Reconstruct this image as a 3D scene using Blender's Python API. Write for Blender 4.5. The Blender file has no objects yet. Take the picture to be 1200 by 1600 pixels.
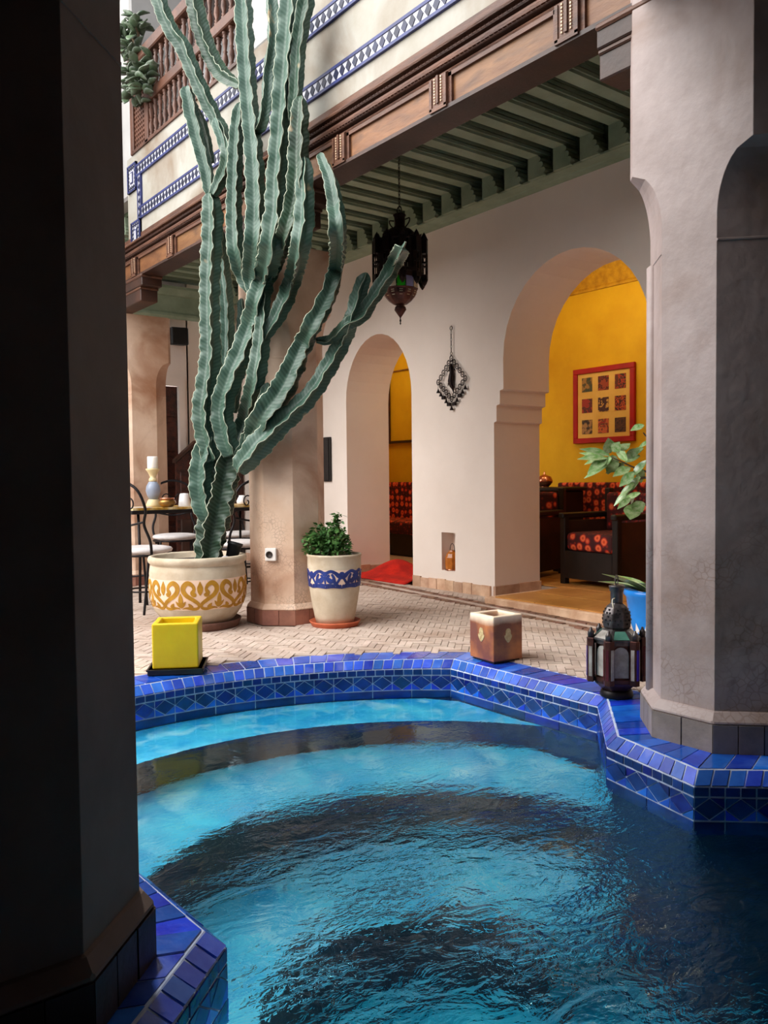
import bpy, bmesh, math, random
from mathutils import Vector, Matrix
from mathutils import noise as mn
random.seed(7)
PI = math.pi
S = bpy.context.scene
C = S.collection

# ---------------------------------------------------------------- camera, sky, exposure
F_PX = 1300.0
YAW, TILT, ROLL = math.radians(37.2), math.radians(2.25), math.radians(0.6)
CAM = Vector((0, 0, 1.0))
fw = Vector((math.sin(YAW)*math.cos(TILT), math.cos(YAW)*math.cos(TILT), -math.sin(TILT)))
r0 = Vector((math.cos(YAW), -math.sin(YAW), 0)); u0 = r0.cross(fw)
rt = r0*math.cos(ROLL) - u0*math.sin(ROLL); up = u0*math.cos(ROLL) + r0*math.sin(ROLL)
cd = bpy.data.cameras.new('camera'); cam = bpy.data.objects.new('camera', cd); C.objects.link(cam)
cd.sensor_fit = 'HORIZONTAL'; cd.sensor_width = 36; cd.lens = 36*F_PX/1200; cd.clip_start = 0.02
m3 = Matrix((rt, up, -fw)).transposed()
cam.matrix_world = Matrix.Translation(CAM) @ m3.to_4x4()
S.camera = cam

S.view_settings.view_transform = 'Standard'; S.view_settings.look = 'None'
S.view_settings.gamma = 1; S.view_settings.use_curve_mapping = False
S.view_settings.exposure = 1.1
S.cycles.use_denoising = True
S.cycles.max_bounces = 14; S.cycles.diffuse_bounces = 7; S.cycles.transmission_bounces = 10; S.cycles.glossy_bounces = 5
S.cycles.sample_clamp_indirect = 6
W = bpy.data.worlds.new('sky'); S.world = W; W.use_nodes = True
bg = W.node_tree.nodes['Background']; bg.inputs[0].default_value = (0.93, 0.96, 1.0, 1); bg.inputs[1].default_value = 1.2

def lamp(name, loc, energy, col, size=0.1):
    l = bpy.data.lights.new(name, 'POINT'); l.energy = energy; l.color = col; l.shadow_soft_size = size
    o = bpy.data.objects.new(name, l); o.location = loc; C.objects.link(o); return o
lamp('reveal_fill', (5.95, 3.7, 2.7), 3.5, (1, .86, .6), .2)  # added fill light, no fixture: warms the big arch reveal
lamp('reveal_fill_two', (5.95, 6.0, 2.6), 3.5, (1, .86, .6), .2)  # same added fill for the narrow arch reveal
pl = bpy.data.lights.new('pool_fill_spot', 'SPOT'); pl.energy = 60; pl.color = (.8, .95, 1); pl.spot_size = math.radians(95); pl.spot_blend = .7; pl.shadow_soft_size = .1  # unseen underwater spot, added to brighten the treads and pool floor
plo = bpy.data.objects.new('pool_fill_spot', pl); C.objects.link(plo); plo.location = (.5, .4, -.8)
plo.rotation_euler = Vector((.75, 2.0, -.35)).to_track_quat('-Z', 'Y').to_euler()
sun = bpy.data.lights.new('sun', 'SUN'); sun.energy = 3.2; sun.angle = math.radians(70); sun.color = (1, .96, .9)
so = bpy.data.objects.new('sun', sun); C.objects.link(so)
so.rotation_euler = Vector((0.84, -0.22, -0.50)).to_track_quat('-Z', 'Y').to_euler()
s2_ = bpy.data.lights.new('glint_sun', 'SUN'); s2_.energy = .7; s2_.angle = math.radians(3.5)  # second sun, added only for sharp glints on the ripples
s2o = bpy.data.objects.new('glint_sun', s2_); C.objects.link(s2o); s2o.rotation_euler = Vector((-.05, -.42, -.9)).to_track_quat('-Z', 'Y').to_euler()
lamp('salon_lamp', (6.35, 5.2, 2.75), 7.5, (1, .90, .66), .25)
lamp('salon_lamp_two', (6.3, 8.6, 2.75), 7, (1, .90, .66), .25)

# ---------------------------------------------------------------- materials
def nt(name):
    m = bpy.data.materials.new(name); m.use_nodes = True
    return m, m.node_tree, m.node_tree.nodes['Principled BSDF']
def lin(c):
    return tuple(((x/255)/12.92 if x/255 <= .04045 else ((x/255+.055)/1.055)**2.4) for x in c) + (1,)
def mat(name, a, b=None, rough=.6, scale=5, detail=5, bump=0, bscale=40, metal=0, rnd=0, spec=.4, lo=.35, hi=.65, world=False,
        c=None, cscale=1.2, clo=.5, chi=.7, coat=0, stretch=None, sss=0):
    """two-tone noise colour (a, b), an optional third stain colour c, per-object variation rnd, noise bump"""
    m, t, p = nt(name); N = t.nodes; L = t.links
    if world: src = N.new('ShaderNodeNewGeometry').outputs['Position']
    else: src = N.new('ShaderNodeTexCoord').outputs['Object']
    if stretch:
        mp = N.new('ShaderNodeMapping'); mp.inputs['Scale'].default_value = stretch; L.new(src, mp.inputs[0]); src = mp.outputs[0]
    col = None
    if b is None: b = a
    n = N.new('ShaderNodeTexNoise'); n.inputs['Scale'].default_value = scale; n.inputs['Detail'].default_value = detail; n.inputs['Roughness'].default_value = .6
    L.new(src, n.inputs['Vector'])
    r = N.new('ShaderNodeValToRGB'); r.color_ramp.elements[0].position = lo; r.color_ramp.elements[1].position = hi
    r.color_ramp.elements[0].color = lin(a); r.color_ramp.elements[1].color = lin(b)
    L.new(n.outputs[0], r.inputs[0]); col = r.outputs[0]
    if c:
        n2 = N.new('ShaderNodeTexNoise'); n2.inputs['Scale'].default_value = cscale; n2.inputs['Detail'].default_value = 8; n2.inputs['Distortion'].default_value = .6
        L.new(src, n2.inputs['Vector'])
        mr = N.new('ShaderNodeMapRange'); mr.inputs[1].default_value = clo; mr.inputs[2].default_value = chi; L.new(n2.outputs[0], mr.inputs[0])
        mx = N.new('ShaderNodeMix'); mx.data_type = 'RGBA'; L.new(mr.outputs[0], mx.inputs[0]); L.new(col, mx.inputs[6]); mx.inputs[7].default_value = lin(c); col = mx.outputs[2]
    if rnd:
        oi = N.new('ShaderNodeObjectInfo'); hs = N.new('ShaderNodeHueSaturation')
        mr = N.new('ShaderNodeMapRange'); mr.inputs[3].default_value = 1-rnd; mr.inputs[4].default_value = 1+rnd
        L.new(oi.outputs['Random'], mr.inputs[0]); L.new(mr.outputs[0], hs.inputs['Value'])
        m2 = N.new('ShaderNodeMath'); m2.operation = 'MULTIPLY'; m2.inputs[1].default_value = 7.31; L.new(oi.outputs['Random'], m2.inputs[0])
        m4 = N.new('ShaderNodeMath'); m4.operation = 'FRACT'; L.new(m2.outputs[0], m4.inputs[0])
        mr2 = N.new('ShaderNodeMapRange'); mr2.inputs[3].default_value = .5-.04*rnd; mr2.inputs[4].default_value = .5+.04*rnd
        L.new(m4.outputs[0], mr2.inputs[0]); L.new(mr2.outputs[0], hs.inputs['Hue'])
        L.new(col, hs.inputs['Color']); col = hs.outputs[0]
    L.new(col, p.inputs['Base Color'])
    p.inputs['Roughness'].default_value = rough; p.inputs['Metallic'].default_value = metal; p.inputs['Specular IOR Level'].default_value = spec
    p.inputs['Coat Weight'].default_value = coat
    if sss:
        p.inputs['Subsurface Weight'].default_value = sss; p.inputs['Subsurface Radius'].default_value = (.03, .02, .01); p.inputs['Subsurface Scale'].default_value = .6
    if bump:
        nb = N.new('ShaderNodeTexNoise'); nb.inputs['Scale'].default_value = bscale; nb.inputs['Detail'].default_value = 4; L.new(src, nb.inputs['Vector'])
        bp = N.new('ShaderNodeBump'); bp.inputs['Strength'].default_value = bump; bp.inputs['Distance'].default_value = .01
        L.new(nb.outputs[0], bp.inputs['Height']); L.new(bp.outputs[0], p.inputs['Normal'])
    return m

M = {}
M['wall_white'] = mat('wall_white', (236, 222, 212), (228, 213, 202), .8, 1.2, bump=.15, bscale=18, world=True)
M['wall_cream'] = mat('wall_cream', (160, 158, 151), (146, 141, 130), .85, 2.5, bump=.2, bscale=25, world=True, c=(112, 92, 72), cscale=1.6, clo=.50, chi=.74)
M['wall_grey'] = mat('wall_grey', (176, 174, 172), (160, 158, 156), .85, 2, world=True)
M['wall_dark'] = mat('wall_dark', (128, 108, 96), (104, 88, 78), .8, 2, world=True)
M['tadelakt'] = mat('tadelakt', (182, 165, 162), (156, 138, 133), .5, 2.6, bump=.35, bscale=16, world=True, c=(140, 112, 98), cscale=2.0, clo=.48, chi=.72)
M['tadelakt_tan'] = mat('tadelakt_tan', (224, 197, 175), (206, 172, 146), .55, 2.4, bump=.3, bscale=16, world=True, c=(160, 112, 82), cscale=2.2, clo=.46, chi=.70)
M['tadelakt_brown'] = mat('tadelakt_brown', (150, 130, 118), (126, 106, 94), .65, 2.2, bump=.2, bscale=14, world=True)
M['stone_grey'] = mat('stone_grey', (150, 138, 130), (116, 106, 100), .5, 5, bump=.2, rnd=.12, world=True)
M['stone_red'] = mat('stone_red', (160, 108, 88), (128, 84, 70), .6, 6, bump=.2, rnd=.15, world=True)
M['stone_cream'] = mat('stone_cream', (214, 180, 152), (180, 138, 110), .65, 6, bump=.2, rnd=.18, world=True)
M['yellow'] = mat('yellow_plaster', (222, 176, 18), (208, 158, 8), .75, 2, bump=.1, bscale=20, world=True)
M['yellow_carved'] = mat('yellow_carved', (200, 152, 24), (168, 120, 12), .8, 16, bump=.9, bscale=26, world=True)
M['ochre_floor'] = mat('ochre_floor', (206, 146, 78), (176, 116, 54), .4, 3, world=True, rnd=.1)
M['brick'] = mat('terracotta_brick', (206, 188, 176), (186, 164, 150), .75, 8, bump=.35, bscale=60, rnd=.13, world=True, c=(160, 132, 114), cscale=1.4, clo=.55, chi=.75)
M['mortar'] = mat('mortar', (186, 166, 150), (162, 144, 130), .9, 20, world=True)
M['brick_dark'] = mat('brick_dark', (150, 110, 90), (112, 82, 68), .8, 9, bump=.3, rnd=.25, world=True)
M['grout'] = mat('grout', (206, 214, 230), (168, 180, 206), .8, 20, world=True)
M['tile_blue'] = mat('tile_blue', (30, 92, 210), (22, 66, 178), .16, 9, bump=.12, bscale=30, rnd=.34, world=True, spec=.5, c=(96, 132, 214), cscale=5, clo=.56, chi=.8)
M['tile_violet'] = mat('tile_violet', (58, 104, 208), (40, 78, 182), .18, 9, bump=.12, bscale=30, rnd=.3, world=True, spec=.5, c=(120, 136, 214), cscale=6, clo=.6, chi=.8)
M['tile_navy'] = mat('tile_navy', (20, 56, 140), (12, 34, 100), .18, 9, bump=.1, bscale=30, rnd=.35, world=True, spec=.5)
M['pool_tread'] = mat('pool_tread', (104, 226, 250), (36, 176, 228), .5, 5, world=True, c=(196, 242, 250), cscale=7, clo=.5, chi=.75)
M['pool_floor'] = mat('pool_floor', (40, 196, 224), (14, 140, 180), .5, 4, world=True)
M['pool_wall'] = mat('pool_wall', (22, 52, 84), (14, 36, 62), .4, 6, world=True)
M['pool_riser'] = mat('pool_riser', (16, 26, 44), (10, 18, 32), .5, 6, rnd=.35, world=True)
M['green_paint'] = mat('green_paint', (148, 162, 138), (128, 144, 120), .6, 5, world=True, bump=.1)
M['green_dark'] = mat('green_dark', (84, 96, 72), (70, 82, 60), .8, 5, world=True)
M['wood'] = mat('carved_wood', (104, 68, 50), (68, 42, 32), .5, 3, bump=.3, bscale=30, world=True, stretch=(6, 1, 6), rnd=.06)
M['wood_panel'] = mat('wood_panel', (126, 86, 50), (98, 60, 30), .5, 2.5, bump=.25, bscale=20, world=True, stretch=(4, 1, 4), c=(66, 40, 22), cscale=3.4, clo=.5, chi=.75, rnd=.12)
M['wood_dark'] = mat('wood_dark', (70, 42, 30), (44, 26, 20), .5, 3, bump=.2, world=True)
M['wood_rail'] = mat('wood_rail', (98, 62, 46), (70, 42, 30), .5, 5, bump=.2, world=True)
M['inlay'] = mat('inlay_pale', (226, 200, 172), (196, 160, 130), .5, 20)
M['glaze_white'] = mat('glaze_white', (190, 190, 200), (170, 170, 180), .35, 12, world=True)
M['glaze_navy'] = mat('glaze_navy', (18, 24, 58), (12, 16, 40), .45, 12, world=True, rnd=.2)
M['glaze_border'] = mat('glaze_border', (46, 54, 108), (32, 38, 82), .45, 12, world=True)
M['iron'] = mat('wrought_iron', (38, 34, 36), (24, 22, 24), .45, 20, metal=.6, bump=.1)
M['iron_rust'] = mat('iron_rust', (46, 30, 28), (26, 18, 18), .5, 14, metal=.6, bump=.2)
M['tin'] = mat('lantern_tin', (104, 98, 98), (60, 56, 58), .38, 20, metal=.75, bump=.15)
M['tin_red'] = mat('lantern_tin_red', (98, 60, 52), (60, 38, 36), .42, 16, metal=.6, bump=.15)
M['cushion'] = mat('cushion_white', (226, 220, 218), (204, 198, 198), .9, 10, bump=.3, bscale=30)
M['planter'] = mat('planter_clay', (204, 190, 168), (184, 166, 142), .8, 7, bump=.3, bscale=30, c=(170, 140, 104), cscale=3, clo=.55, chi=.8)
M['planter_band'] = mat('planter_band', (236, 206, 182), (226, 196, 176), .8, 12)
M['ochre_paint'] = mat('ochre_paint', (186, 136, 30), (160, 112, 24), .6, 14)
M['blue_paint'] = mat('blue_paint', (36, 58, 132), (24, 36, 94), .45, 14)
M['terracotta'] = mat('terracotta', (206, 108, 72), (180, 88, 58), .6, 10, bump=.15)
M['saucer_brown'] = mat('saucer_brown', (132, 92, 78), (102, 70, 60), .6, 10, bump=.15)
M['soil'] = mat('soil', (70, 62, 58), (44, 38, 36), 1, 30, bump=1, bscale=60)
M['wax_yellow'] = mat('wax_yellow', (226, 196, 26), (214, 180, 14), .42, 5, sss=.35, spec=.4)
M['wax_cream'] = mat('wax_cream', (242, 232, 206), (232, 216, 186), .4, 6, sss=.3)
M['tray_black'] = mat('tray_black', (38, 34, 34), (26, 24, 24), .35, 8)
M['hamsa'] = mat('hamsa_stamp', (214, 190, 140), (188, 160, 108), .5, 60, bump=.8, bscale=120)
M['candle_white'] = mat('candle_white', (240, 236, 228), None, .4, sss=.3)
M['stick_grey'] = mat('stick_grey', (150, 160, 178), (130, 138, 156), .3, 6)
M['stick_cream'] = mat('stick_cream', (222, 204, 160), (206, 186, 140), .5, 6)
M['brass'] = mat('brass', (170, 130, 70), (110, 84, 50), .35, 12, metal=.8)
M['ceramic'] = mat('ceramic_white', (232, 230, 230), None, .25)
M['mosaic'] = mat('mosaic_ochre', (206, 160, 62), (150, 112, 48), .35, 30, c=(226, 206, 160), cscale=9, clo=.5, chi=.65)
M['red_cloth'] = mat('red_cloth', (206, 34, 12), (158, 18, 8), .95, 7, bump=.5, bscale=50)
M['red_frame'] = mat('red_frame', (176, 18, 16), (150, 10, 12), .45, 5)
M['mat_board'] = mat('mat_board', (226, 184, 96), (214, 170, 80), .8, 5)
M['black_wood'] = mat('black_wood', (30, 22, 20), (18, 14, 12), .4, 8)
M['copper'] = mat('copper', (214, 150, 120), (170, 100, 74), .2, 10, metal=.9)
M['amber'] = mat('amber_glass', (196, 112, 30), (140, 70, 18), .25, 10, c=(226, 160, 80), cscale=9)
M['speaker'] = mat('speaker_black', (24, 24, 26), None, .5)
M['socket'] = mat('socket_white', (232, 226, 220), None, .4)
M['socket_dark'] = mat('socket_dark', (50, 40, 36), None, .6)
M['blue_pot'] = mat('blue_pot', (22, 132, 224), (14, 108, 196), .25, 4)
M['pebble'] = mat('pebble', (206, 206, 210), (150, 150, 158), .8, 14, rnd=.2)
M['door_wood'] = mat('door_wood', (84, 38, 24), (40, 20, 16), .5, 14, bump=.8, bscale=50, world=True)
M['leaf_jade'] = mat('leaf_jade', (84, 102, 76), (48, 64, 42), .4, 8, rnd=.3, c=(120, 128, 116), cscale=14)
M['leaf_shrub'] = mat('leaf_shrub', (84, 128, 62), (44, 82, 36), .5, 16)
M['leaf_plant'] = mat('leaf_plant', (176, 196, 150), (112, 156, 86), .22, 4, rnd=.35, spec=.8)
M['stem_brown'] = mat('stem_brown', (92, 76, 56), None, .8)
M['glass_clear'] = mat('glass_clear', (176, 170, 164), (140, 134, 128), .2, 20, bump=.2)
M['glass_blue'] = mat('glass_blue', (58, 44, 160), (40, 28, 120), .12, 6)
M['glass_red'] = mat('glass_red', (96, 44, 50), (70, 30, 36), .15, 6)
M['glass_green'] = mat('glass_green', (88, 140, 124), (60, 110, 96), .15, 6)
M['glass_bright_green'] = mat('glass_bright_green', (36, 160, 26), None, .15)
M['glass_pale'] = mat('glass_pale', (206, 190, 160), None, .2)
M['glass_violet'] = mat('glass_violet', (150, 150, 190), None, .2)

def floral(name):
    m, t, p = nt(name); N = t.nodes; L = t.links
    pos = N.new('ShaderNodeNewGeometry').outputs['Position']
    def vor(sc, off):
        mp = N.new('ShaderNodeMapping'); mp.inputs['Location'].default_value = off; L.new(pos, mp.inputs[0])
        v = N.new('ShaderNodeTexVoronoi'); v.inputs['Scale'].default_value = sc; v.inputs['Randomness'].default_value = .45; L.new(mp.outputs[0], v.inputs['Vector']); return v
    v = vor(11, (0, 0, 0)); r = N.new('ShaderNodeValToRGB'); e = r.color_ramp.elements
    e[0].position = 0; e[0].color = lin((120, 24, 10)); e[1].position = .16; e[1].color = lin((226, 84, 36))
    for ps, cc in ((.24, (236, 120, 70)), (.36, (190, 34, 14)), (.42, (86, 8, 8)), (.6, (60, 4, 6))):
        x = e.new(ps); x.color = lin(cc)
    L.new(v.outputs['Distance'], r.inputs[0])
    v2 = vor(21, (3.1, 1.7, .4)); r2 = N.new('ShaderNodeValToRGB'); r2.color_ramp.elements[0].position = .22; r2.color_ramp.elements[0].color = (1, 1, 1, 1)
    r2.color_ramp.elements[1].position = .34; r2.color_ramp.elements[1].color = (0, 0, 0, 1); L.new(v2.outputs['Distance'], r2.inputs[0])
    mx = N.new('ShaderNodeMix'); mx.data_type = 'RGBA'; mx.blend_type = 'ADD'
    mul = N.new('ShaderNodeMath'); mul.operation = 'MULTIPLY'; mul.inputs[1].default_value = .5; L.new(r2.outputs[0], mul.inputs[0])
    L.new(mul.outputs[0], mx.inputs[0]); L.new(r.outputs[0], mx.inputs[6]); mx.inputs[7].default_value = lin((150, 40, 18))
    L.new(mx.outputs[2], p.inputs['Base Color']); p.inputs['Roughness'].default_value = .8
    return m
M['floral'] = floral('floral_fabric')

def print_mat(name, cols, sc):
    m, t, p = nt(name); N = t.nodes; L = t.links
    v = N.new('ShaderNodeTexNoise'); v.inputs['Scale'].default_value = sc; v.inputs['Detail'].default_value = 2
    L.new(N.new('ShaderNodeNewGeometry').outputs['Position'], v.inputs['Vector'])
    r = N.new('ShaderNodeValToRGB'); r.color_ramp.interpolation = 'CONSTANT'
    e = r.color_ramp.elements; e[0].color = lin(cols[0]); e[0].position = 0; e[1].color = lin(cols[1]); e[1].position = .44
    for i, cc in enumerate(cols[2:]):
        x = e.new(.52 + .08*i); x.color = lin(cc)
    L.new(v.outputs[0], r.inputs[0]); L.new(r.outputs[0], p.inputs['Base Color']); p.inputs['Roughness'].default_value = .6
    return m

def crackle(base_name, src_name):
    """tadelakt with fine map-like crackle lines"""
    m = M[src_name].copy(); m.name = base_name; t = m.node_tree; N = t.nodes; L = t.links; p = N['Principled BSDF']
    old = p.inputs['Base Color'].links[0].from_socket
    pos = N.new('ShaderNodeNewGeometry').outputs['Position']
    nz = N.new('ShaderNodeTexNoise'); nz.inputs['Scale'].default_value = 9; L.new(pos, nz.inputs['Vector'])
    add = N.new('ShaderNodeVectorMath'); add.operation = 'MULTIPLY_ADD'; add.inputs[1].default_value = (.07, .07, .07); L.new(nz.outputs['Color'], add.inputs[0]); L.new(pos, add.inputs[2])
    v = N.new('ShaderNodeTexVoronoi'); v.feature = 'DISTANCE_TO_EDGE'; v.inputs['Scale'].default_value = 36; L.new(add.outputs[0], v.inputs['Vector'])
    mr = N.new('ShaderNodeMapRange'); mr.inputs[1].default_value = .02; mr.inputs[2].default_value = .10; mr.inputs[3].default_value = .42; mr.inputs[4].default_value = 0; L.new(v.outputs['Distance'], mr.inputs[0])
    # crackle lives in old damp patches near the foot of the pillar
    sx = N.new('ShaderNodeSeparateXYZ'); L.new(pos, sx.inputs[0])
    n2 = N.new('ShaderNodeTexNoise'); n2.inputs['Scale'].default_value = 3; L.new(pos, n2.inputs['Vector'])
    ad = N.new('ShaderNodeMath'); ad.operation = 'MULTIPLY_ADD'; ad.inputs[1].default_value = 1.3; L.new(n2.outputs[0], ad.inputs[0]); L.new(sx.outputs[2], ad.inputs[2])
    mz = N.new('ShaderNodeMapRange'); mz.inputs[1].default_value = 1.2; mz.inputs[2].default_value = 1.45; mz.inputs[3].default_value = 1; mz.inputs[4].default_value = 0; L.new(ad.outputs[0], mz.inputs[0])
    n5 = N.new('ShaderNodeTexNoise'); n5.inputs['Scale'].default_value = 5.5; n5.inputs['Detail'].default_value = 3; L.new(pos, n5.inputs['Vector'])
    m5 = N.new('ShaderNodeMapRange'); m5.inputs[1].default_value = .44; m5.inputs[2].default_value = .60; L.new(n5.outputs[0], m5.inputs[0])
    pm = N.new('ShaderNodeMath'); pm.operation = 'MULTIPLY'; L.new(mz.outputs[0], pm.inputs[0]); L.new(m5.outputs[0], pm.inputs[1])
    ml = N.new('ShaderNodeMath'); ml.operation = 'MULTIPLY'; L.new(mr.outputs[0], ml.inputs[0]); L.new(pm.outputs[0], ml.inputs[1])
    mx = N.new('ShaderNodeMix'); mx.data_type = 'RGBA'; L.new(ml.outputs[0], mx.inputs[0]); L.new(old, mx.inputs[6]); mx.inputs[7].default_value = lin((120, 92, 80))
    L.new(mx.outputs[2], p.inputs['Base Color'])
    return m
M['tadelakt_crackle'] = crackle('tadelakt_crackle', 'tadelakt')
M['tadelakt_tan_crackle'] = crackle('tadelakt_tan_crackle', 'tadelakt_tan')

def wax_brown():
    m, t, p = nt('wax_brown'); N = t.nodes; L = t.links
    tc = N.new('ShaderNodeTexCoord'); sx = N.new('ShaderNodeSeparateXYZ'); L.new(tc.outputs['Object'], sx.inputs[0])
    nz = N.new('ShaderNodeTexNoise'); nz.inputs['Scale'].default_value = 7; nz.inputs['Detail'].default_value = 4; L.new(tc.outputs['Object'], nz.inputs['Vector'])
    r = N.new('ShaderNodeValToRGB'); e = r.color_ramp.elements; e[0].position = .38; e[0].color = lin((122, 70, 56)); e[1].position = .68; e[1].color = lin((196, 120, 66)); L.new(nz.outputs[0], r.inputs[0])
    ad = N.new('ShaderNodeMath'); ad.operation = 'MULTIPLY_ADD'; ad.inputs[1].default_value = .06; L.new(nz.outputs[0], ad.inputs[0]); L.new(sx.outputs[2], ad.inputs[2])
    mr = N.new('ShaderNodeMapRange'); mr.inputs[1].default_value = .222; mr.inputs[2].default_value = .268; L.new(ad.outputs[0], mr.inputs[0])
    mx = N.new('ShaderNodeMix'); mx.data_type = 'RGBA'; L.new(mr.outputs[0], mx.inputs[0]); L.new(r.outputs[0], mx.inputs[6]); mx.inputs[7].default_value = lin((244, 226, 200))
    L.new(mx.outputs[2], p.inputs['Base Color']); p.inputs['Roughness'].default_value = .4
    p.inputs['Subsurface Weight'].default_value = .2; p.inputs['Subsurface Radius'].default_value = (.03, .015, .008); p.inputs['Subsurface Scale'].default_value = .5
    return m
M['wax_brown'] = wax_brown()

def cactus_mat():
    m, t, p = nt('cactus_skin'); N = t.nodes; L = t.links
    at = N.new('ShaderNodeAttribute'); at.attribute_name = 'ridge'
    tc = N.new('ShaderNodeTexCoord')
    nz = N.new('ShaderNodeTexNoise'); nz.inputs['Scale'].default_value = 7; nz.inputs['Detail'].default_value = 5; L.new(tc.outputs['Object'], nz.inputs['Vector'])
    r0_ = N.new('ShaderNodeValToRGB'); e = r0_.color_ramp.elements; e[0].position = .35; e[0].color = lin((18, 38, 22)); e[1].position = .68; e[1].color = lin((36, 62, 42)); L.new(nz.outputs[0], r0_.inputs[0])
    oi = N.new('ShaderNodeObjectInfo'); tone = N.new('ShaderNodeMix'); tone.data_type = 'RGBA'; L.new(oi.outputs['Random'], tone.inputs[0]); L.new(r0_.outputs[0], tone.inputs[6]); tone.inputs[7].default_value = lin((58, 86, 74))
    uv = N.new('ShaderNodeUVMap'); sep = N.new('ShaderNodeSeparateXYZ'); L.new(uv.outputs[0], sep.inputs[0])
    wv = N.new('ShaderNodeMath'); wv.operation = 'MULTIPLY_ADD'; wv.inputs[1].default_value = -.035; L.new(at.outputs['Fac'], wv.inputs[0]); L.new(sep.outputs[1], wv.inputs[2])
    m1 = N.new('ShaderNodeMath'); m1.operation = 'MULTIPLY'; m1.inputs[1].default_value = 2*PI/.026; L.new(wv.outputs[0], m1.inputs[0])
    sn = N.new('ShaderNodeMath'); sn.operation = 'SINE'; L.new(m1.outputs[0], sn.inputs[0])
    st = N.new('ShaderNodeMapRange'); st.inputs[1].default_value = -1; st.inputs[2].default_value = 1; st.inputs[3].default_value = 0; st.inputs[4].default_value = .07; L.new(sn.outputs[0], st.inputs[0])
    mxs = N.new('ShaderNodeMix'); mxs.data_type = 'RGBA'; L.new(st.outputs[0], mxs.inputs[0]); L.new(tone.outputs[2], mxs.inputs[6]); mxs.inputs[7].default_value = lin((168, 196, 176))
    mr = N.new('ShaderNodeMapRange'); mr.inputs[1].default_value = .93; mr.inputs[2].default_value = .99; mr.inputs[3].default_value = 0; mr.inputs[4].default_value = 1; L.new(at.outputs['Fac'], mr.inputs[0])
    mx = N.new('ShaderNodeMix'); mx.data_type = 'RGBA'; L.new(mr.outputs[0], mx.inputs[0]); L.new(mxs.outputs[2], mx.inputs[6]); mx.inputs[7].default_value = lin((196, 200, 176))
    # corky scars
    n3 = N.new('ShaderNodeTexNoise'); n3.inputs['Scale'].default_value = 4.2; n3.inputs['Detail'].default_value = 3; L.new(tc.outputs['Object'], n3.inputs['Vector'])
    m4 = N.new('ShaderNodeMapRange'); m4.inputs[1].default_value = .70; m4.inputs[2].default_value = .76; L.new(n3.outputs[0], m4.inputs[0])
    mx2 = N.new('ShaderNodeMix'); mx2.data_type = 'RGBA'; L.new(m4.outputs[0], mx2.inputs[0]); L.new(mx.outputs[2], mx2.inputs[6]); mx2.inputs[7].default_value = lin((186, 156, 118))
    L.new(mx2.outputs[2], p.inputs['Base Color']); p.inputs['Roughness'].default_value = .42; p.inputs['Specular IOR Level'].default_value = .4
    bp = N.new('ShaderNodeBump'); bp.inputs['Strength'].default_value = .12; bp.inputs['Distance'].default_value = .003; L.new(sn.outputs[0], bp.inputs['Height']); L.new(bp.outputs[0], p.inputs['Normal'])
    return m
M['cactus'] = cactus_mat()

def water_mat():
    m, t, p = nt('pool_water'); N = t.nodes; L = t.links
    g = N.new('ShaderNodeBsdfGlass'); g.inputs['IOR'].default_value = 1.33; g.inputs['Roughness'].default_value = 0; g.inputs['Color'].default_value = (.80, .97, 1, 1)
    pos = N.new('ShaderNodeNewGeometry').outputs['Position']
    mp = N.new('ShaderNodeMapping'); mp.inputs['Rotation'].default_value = (0, 0, math.radians(37)); mp.inputs['Scale'].default_value = (1, 1.5, 1); L.new(pos, mp.inputs[0])
    a = N.new('ShaderNodeTexNoise'); a.inputs['Scale'].default_value = 7.5; a.inputs['Detail'].default_value = 4; a.inputs['Roughness'].default_value = .55; a.inputs['Distortion'].default_value = .8; L.new(mp.outputs[0], a.inputs['Vector'])
    b = N.new('ShaderNodeTexNoise'); b.inputs['Scale'].default_value = 26; b.inputs['Detail'].default_value = 3; b.inputs['Distortion'].default_value = 1.0; L.new(mp.outputs[0], b.inputs['Vector'])
    # the jets churn the middle of the pool; the water near the far rim is calm
    dv = N.new('ShaderNodeVectorMath'); dv.operation = 'DISTANCE'; dv.inputs[1].default_value = (1.85, 1.75, -.19); L.new(pos, dv.inputs[0])
    mr = N.new('ShaderNodeMapRange'); mr.inputs[1].default_value = .35; mr.inputs[2].default_value = 1.35; mr.inputs[3].default_value = 1; mr.inputs[4].default_value = .10; L.new(dv.outputs['Value'], mr.inputs[0])
    s = N.new('ShaderNodeMath'); s.operation = 'MULTIPLY_ADD'; pn = N.new('ShaderNodeTexNoise'); pn.inputs['Scale'].default_value = 2.6; pn.inputs['Detail'].default_value = 2; L.new(mp.outputs[0], pn.inputs['Vector'])
    pr = N.new('ShaderNodeMapRange'); pr.inputs[1].default_value = .46; pr.inputs[2].default_value = .66; pr.inputs[3].default_value = .14; pr.inputs[4].default_value = 1.0; L.new(pn.outputs[0], pr.inputs[0])
    L.new(pr.outputs[0], s.inputs[1]); L.new(b.outputs[0], s.inputs[0]); L.new(a.outputs[0], s.inputs[2])
    h = N.new('ShaderNodeMath'); h.operation = 'MULTIPLY'; L.new(s.outputs[0], h.inputs[0]); L.new(mr.outputs[0], h.inputs[1])
    bp = N.new('ShaderNodeBump'); bp.inputs['Strength'].default_value = 1; bp.inputs['Distance'].default_value = .018; L.new(h.outputs[0], bp.inputs['Height'])
    L.new(bp.outputs[0], g.inputs['Normal'])
    L.new(g.outputs[0], N['Material Output'].inputs['Surface'])
    return m
M['water'] = water_mat()

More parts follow.
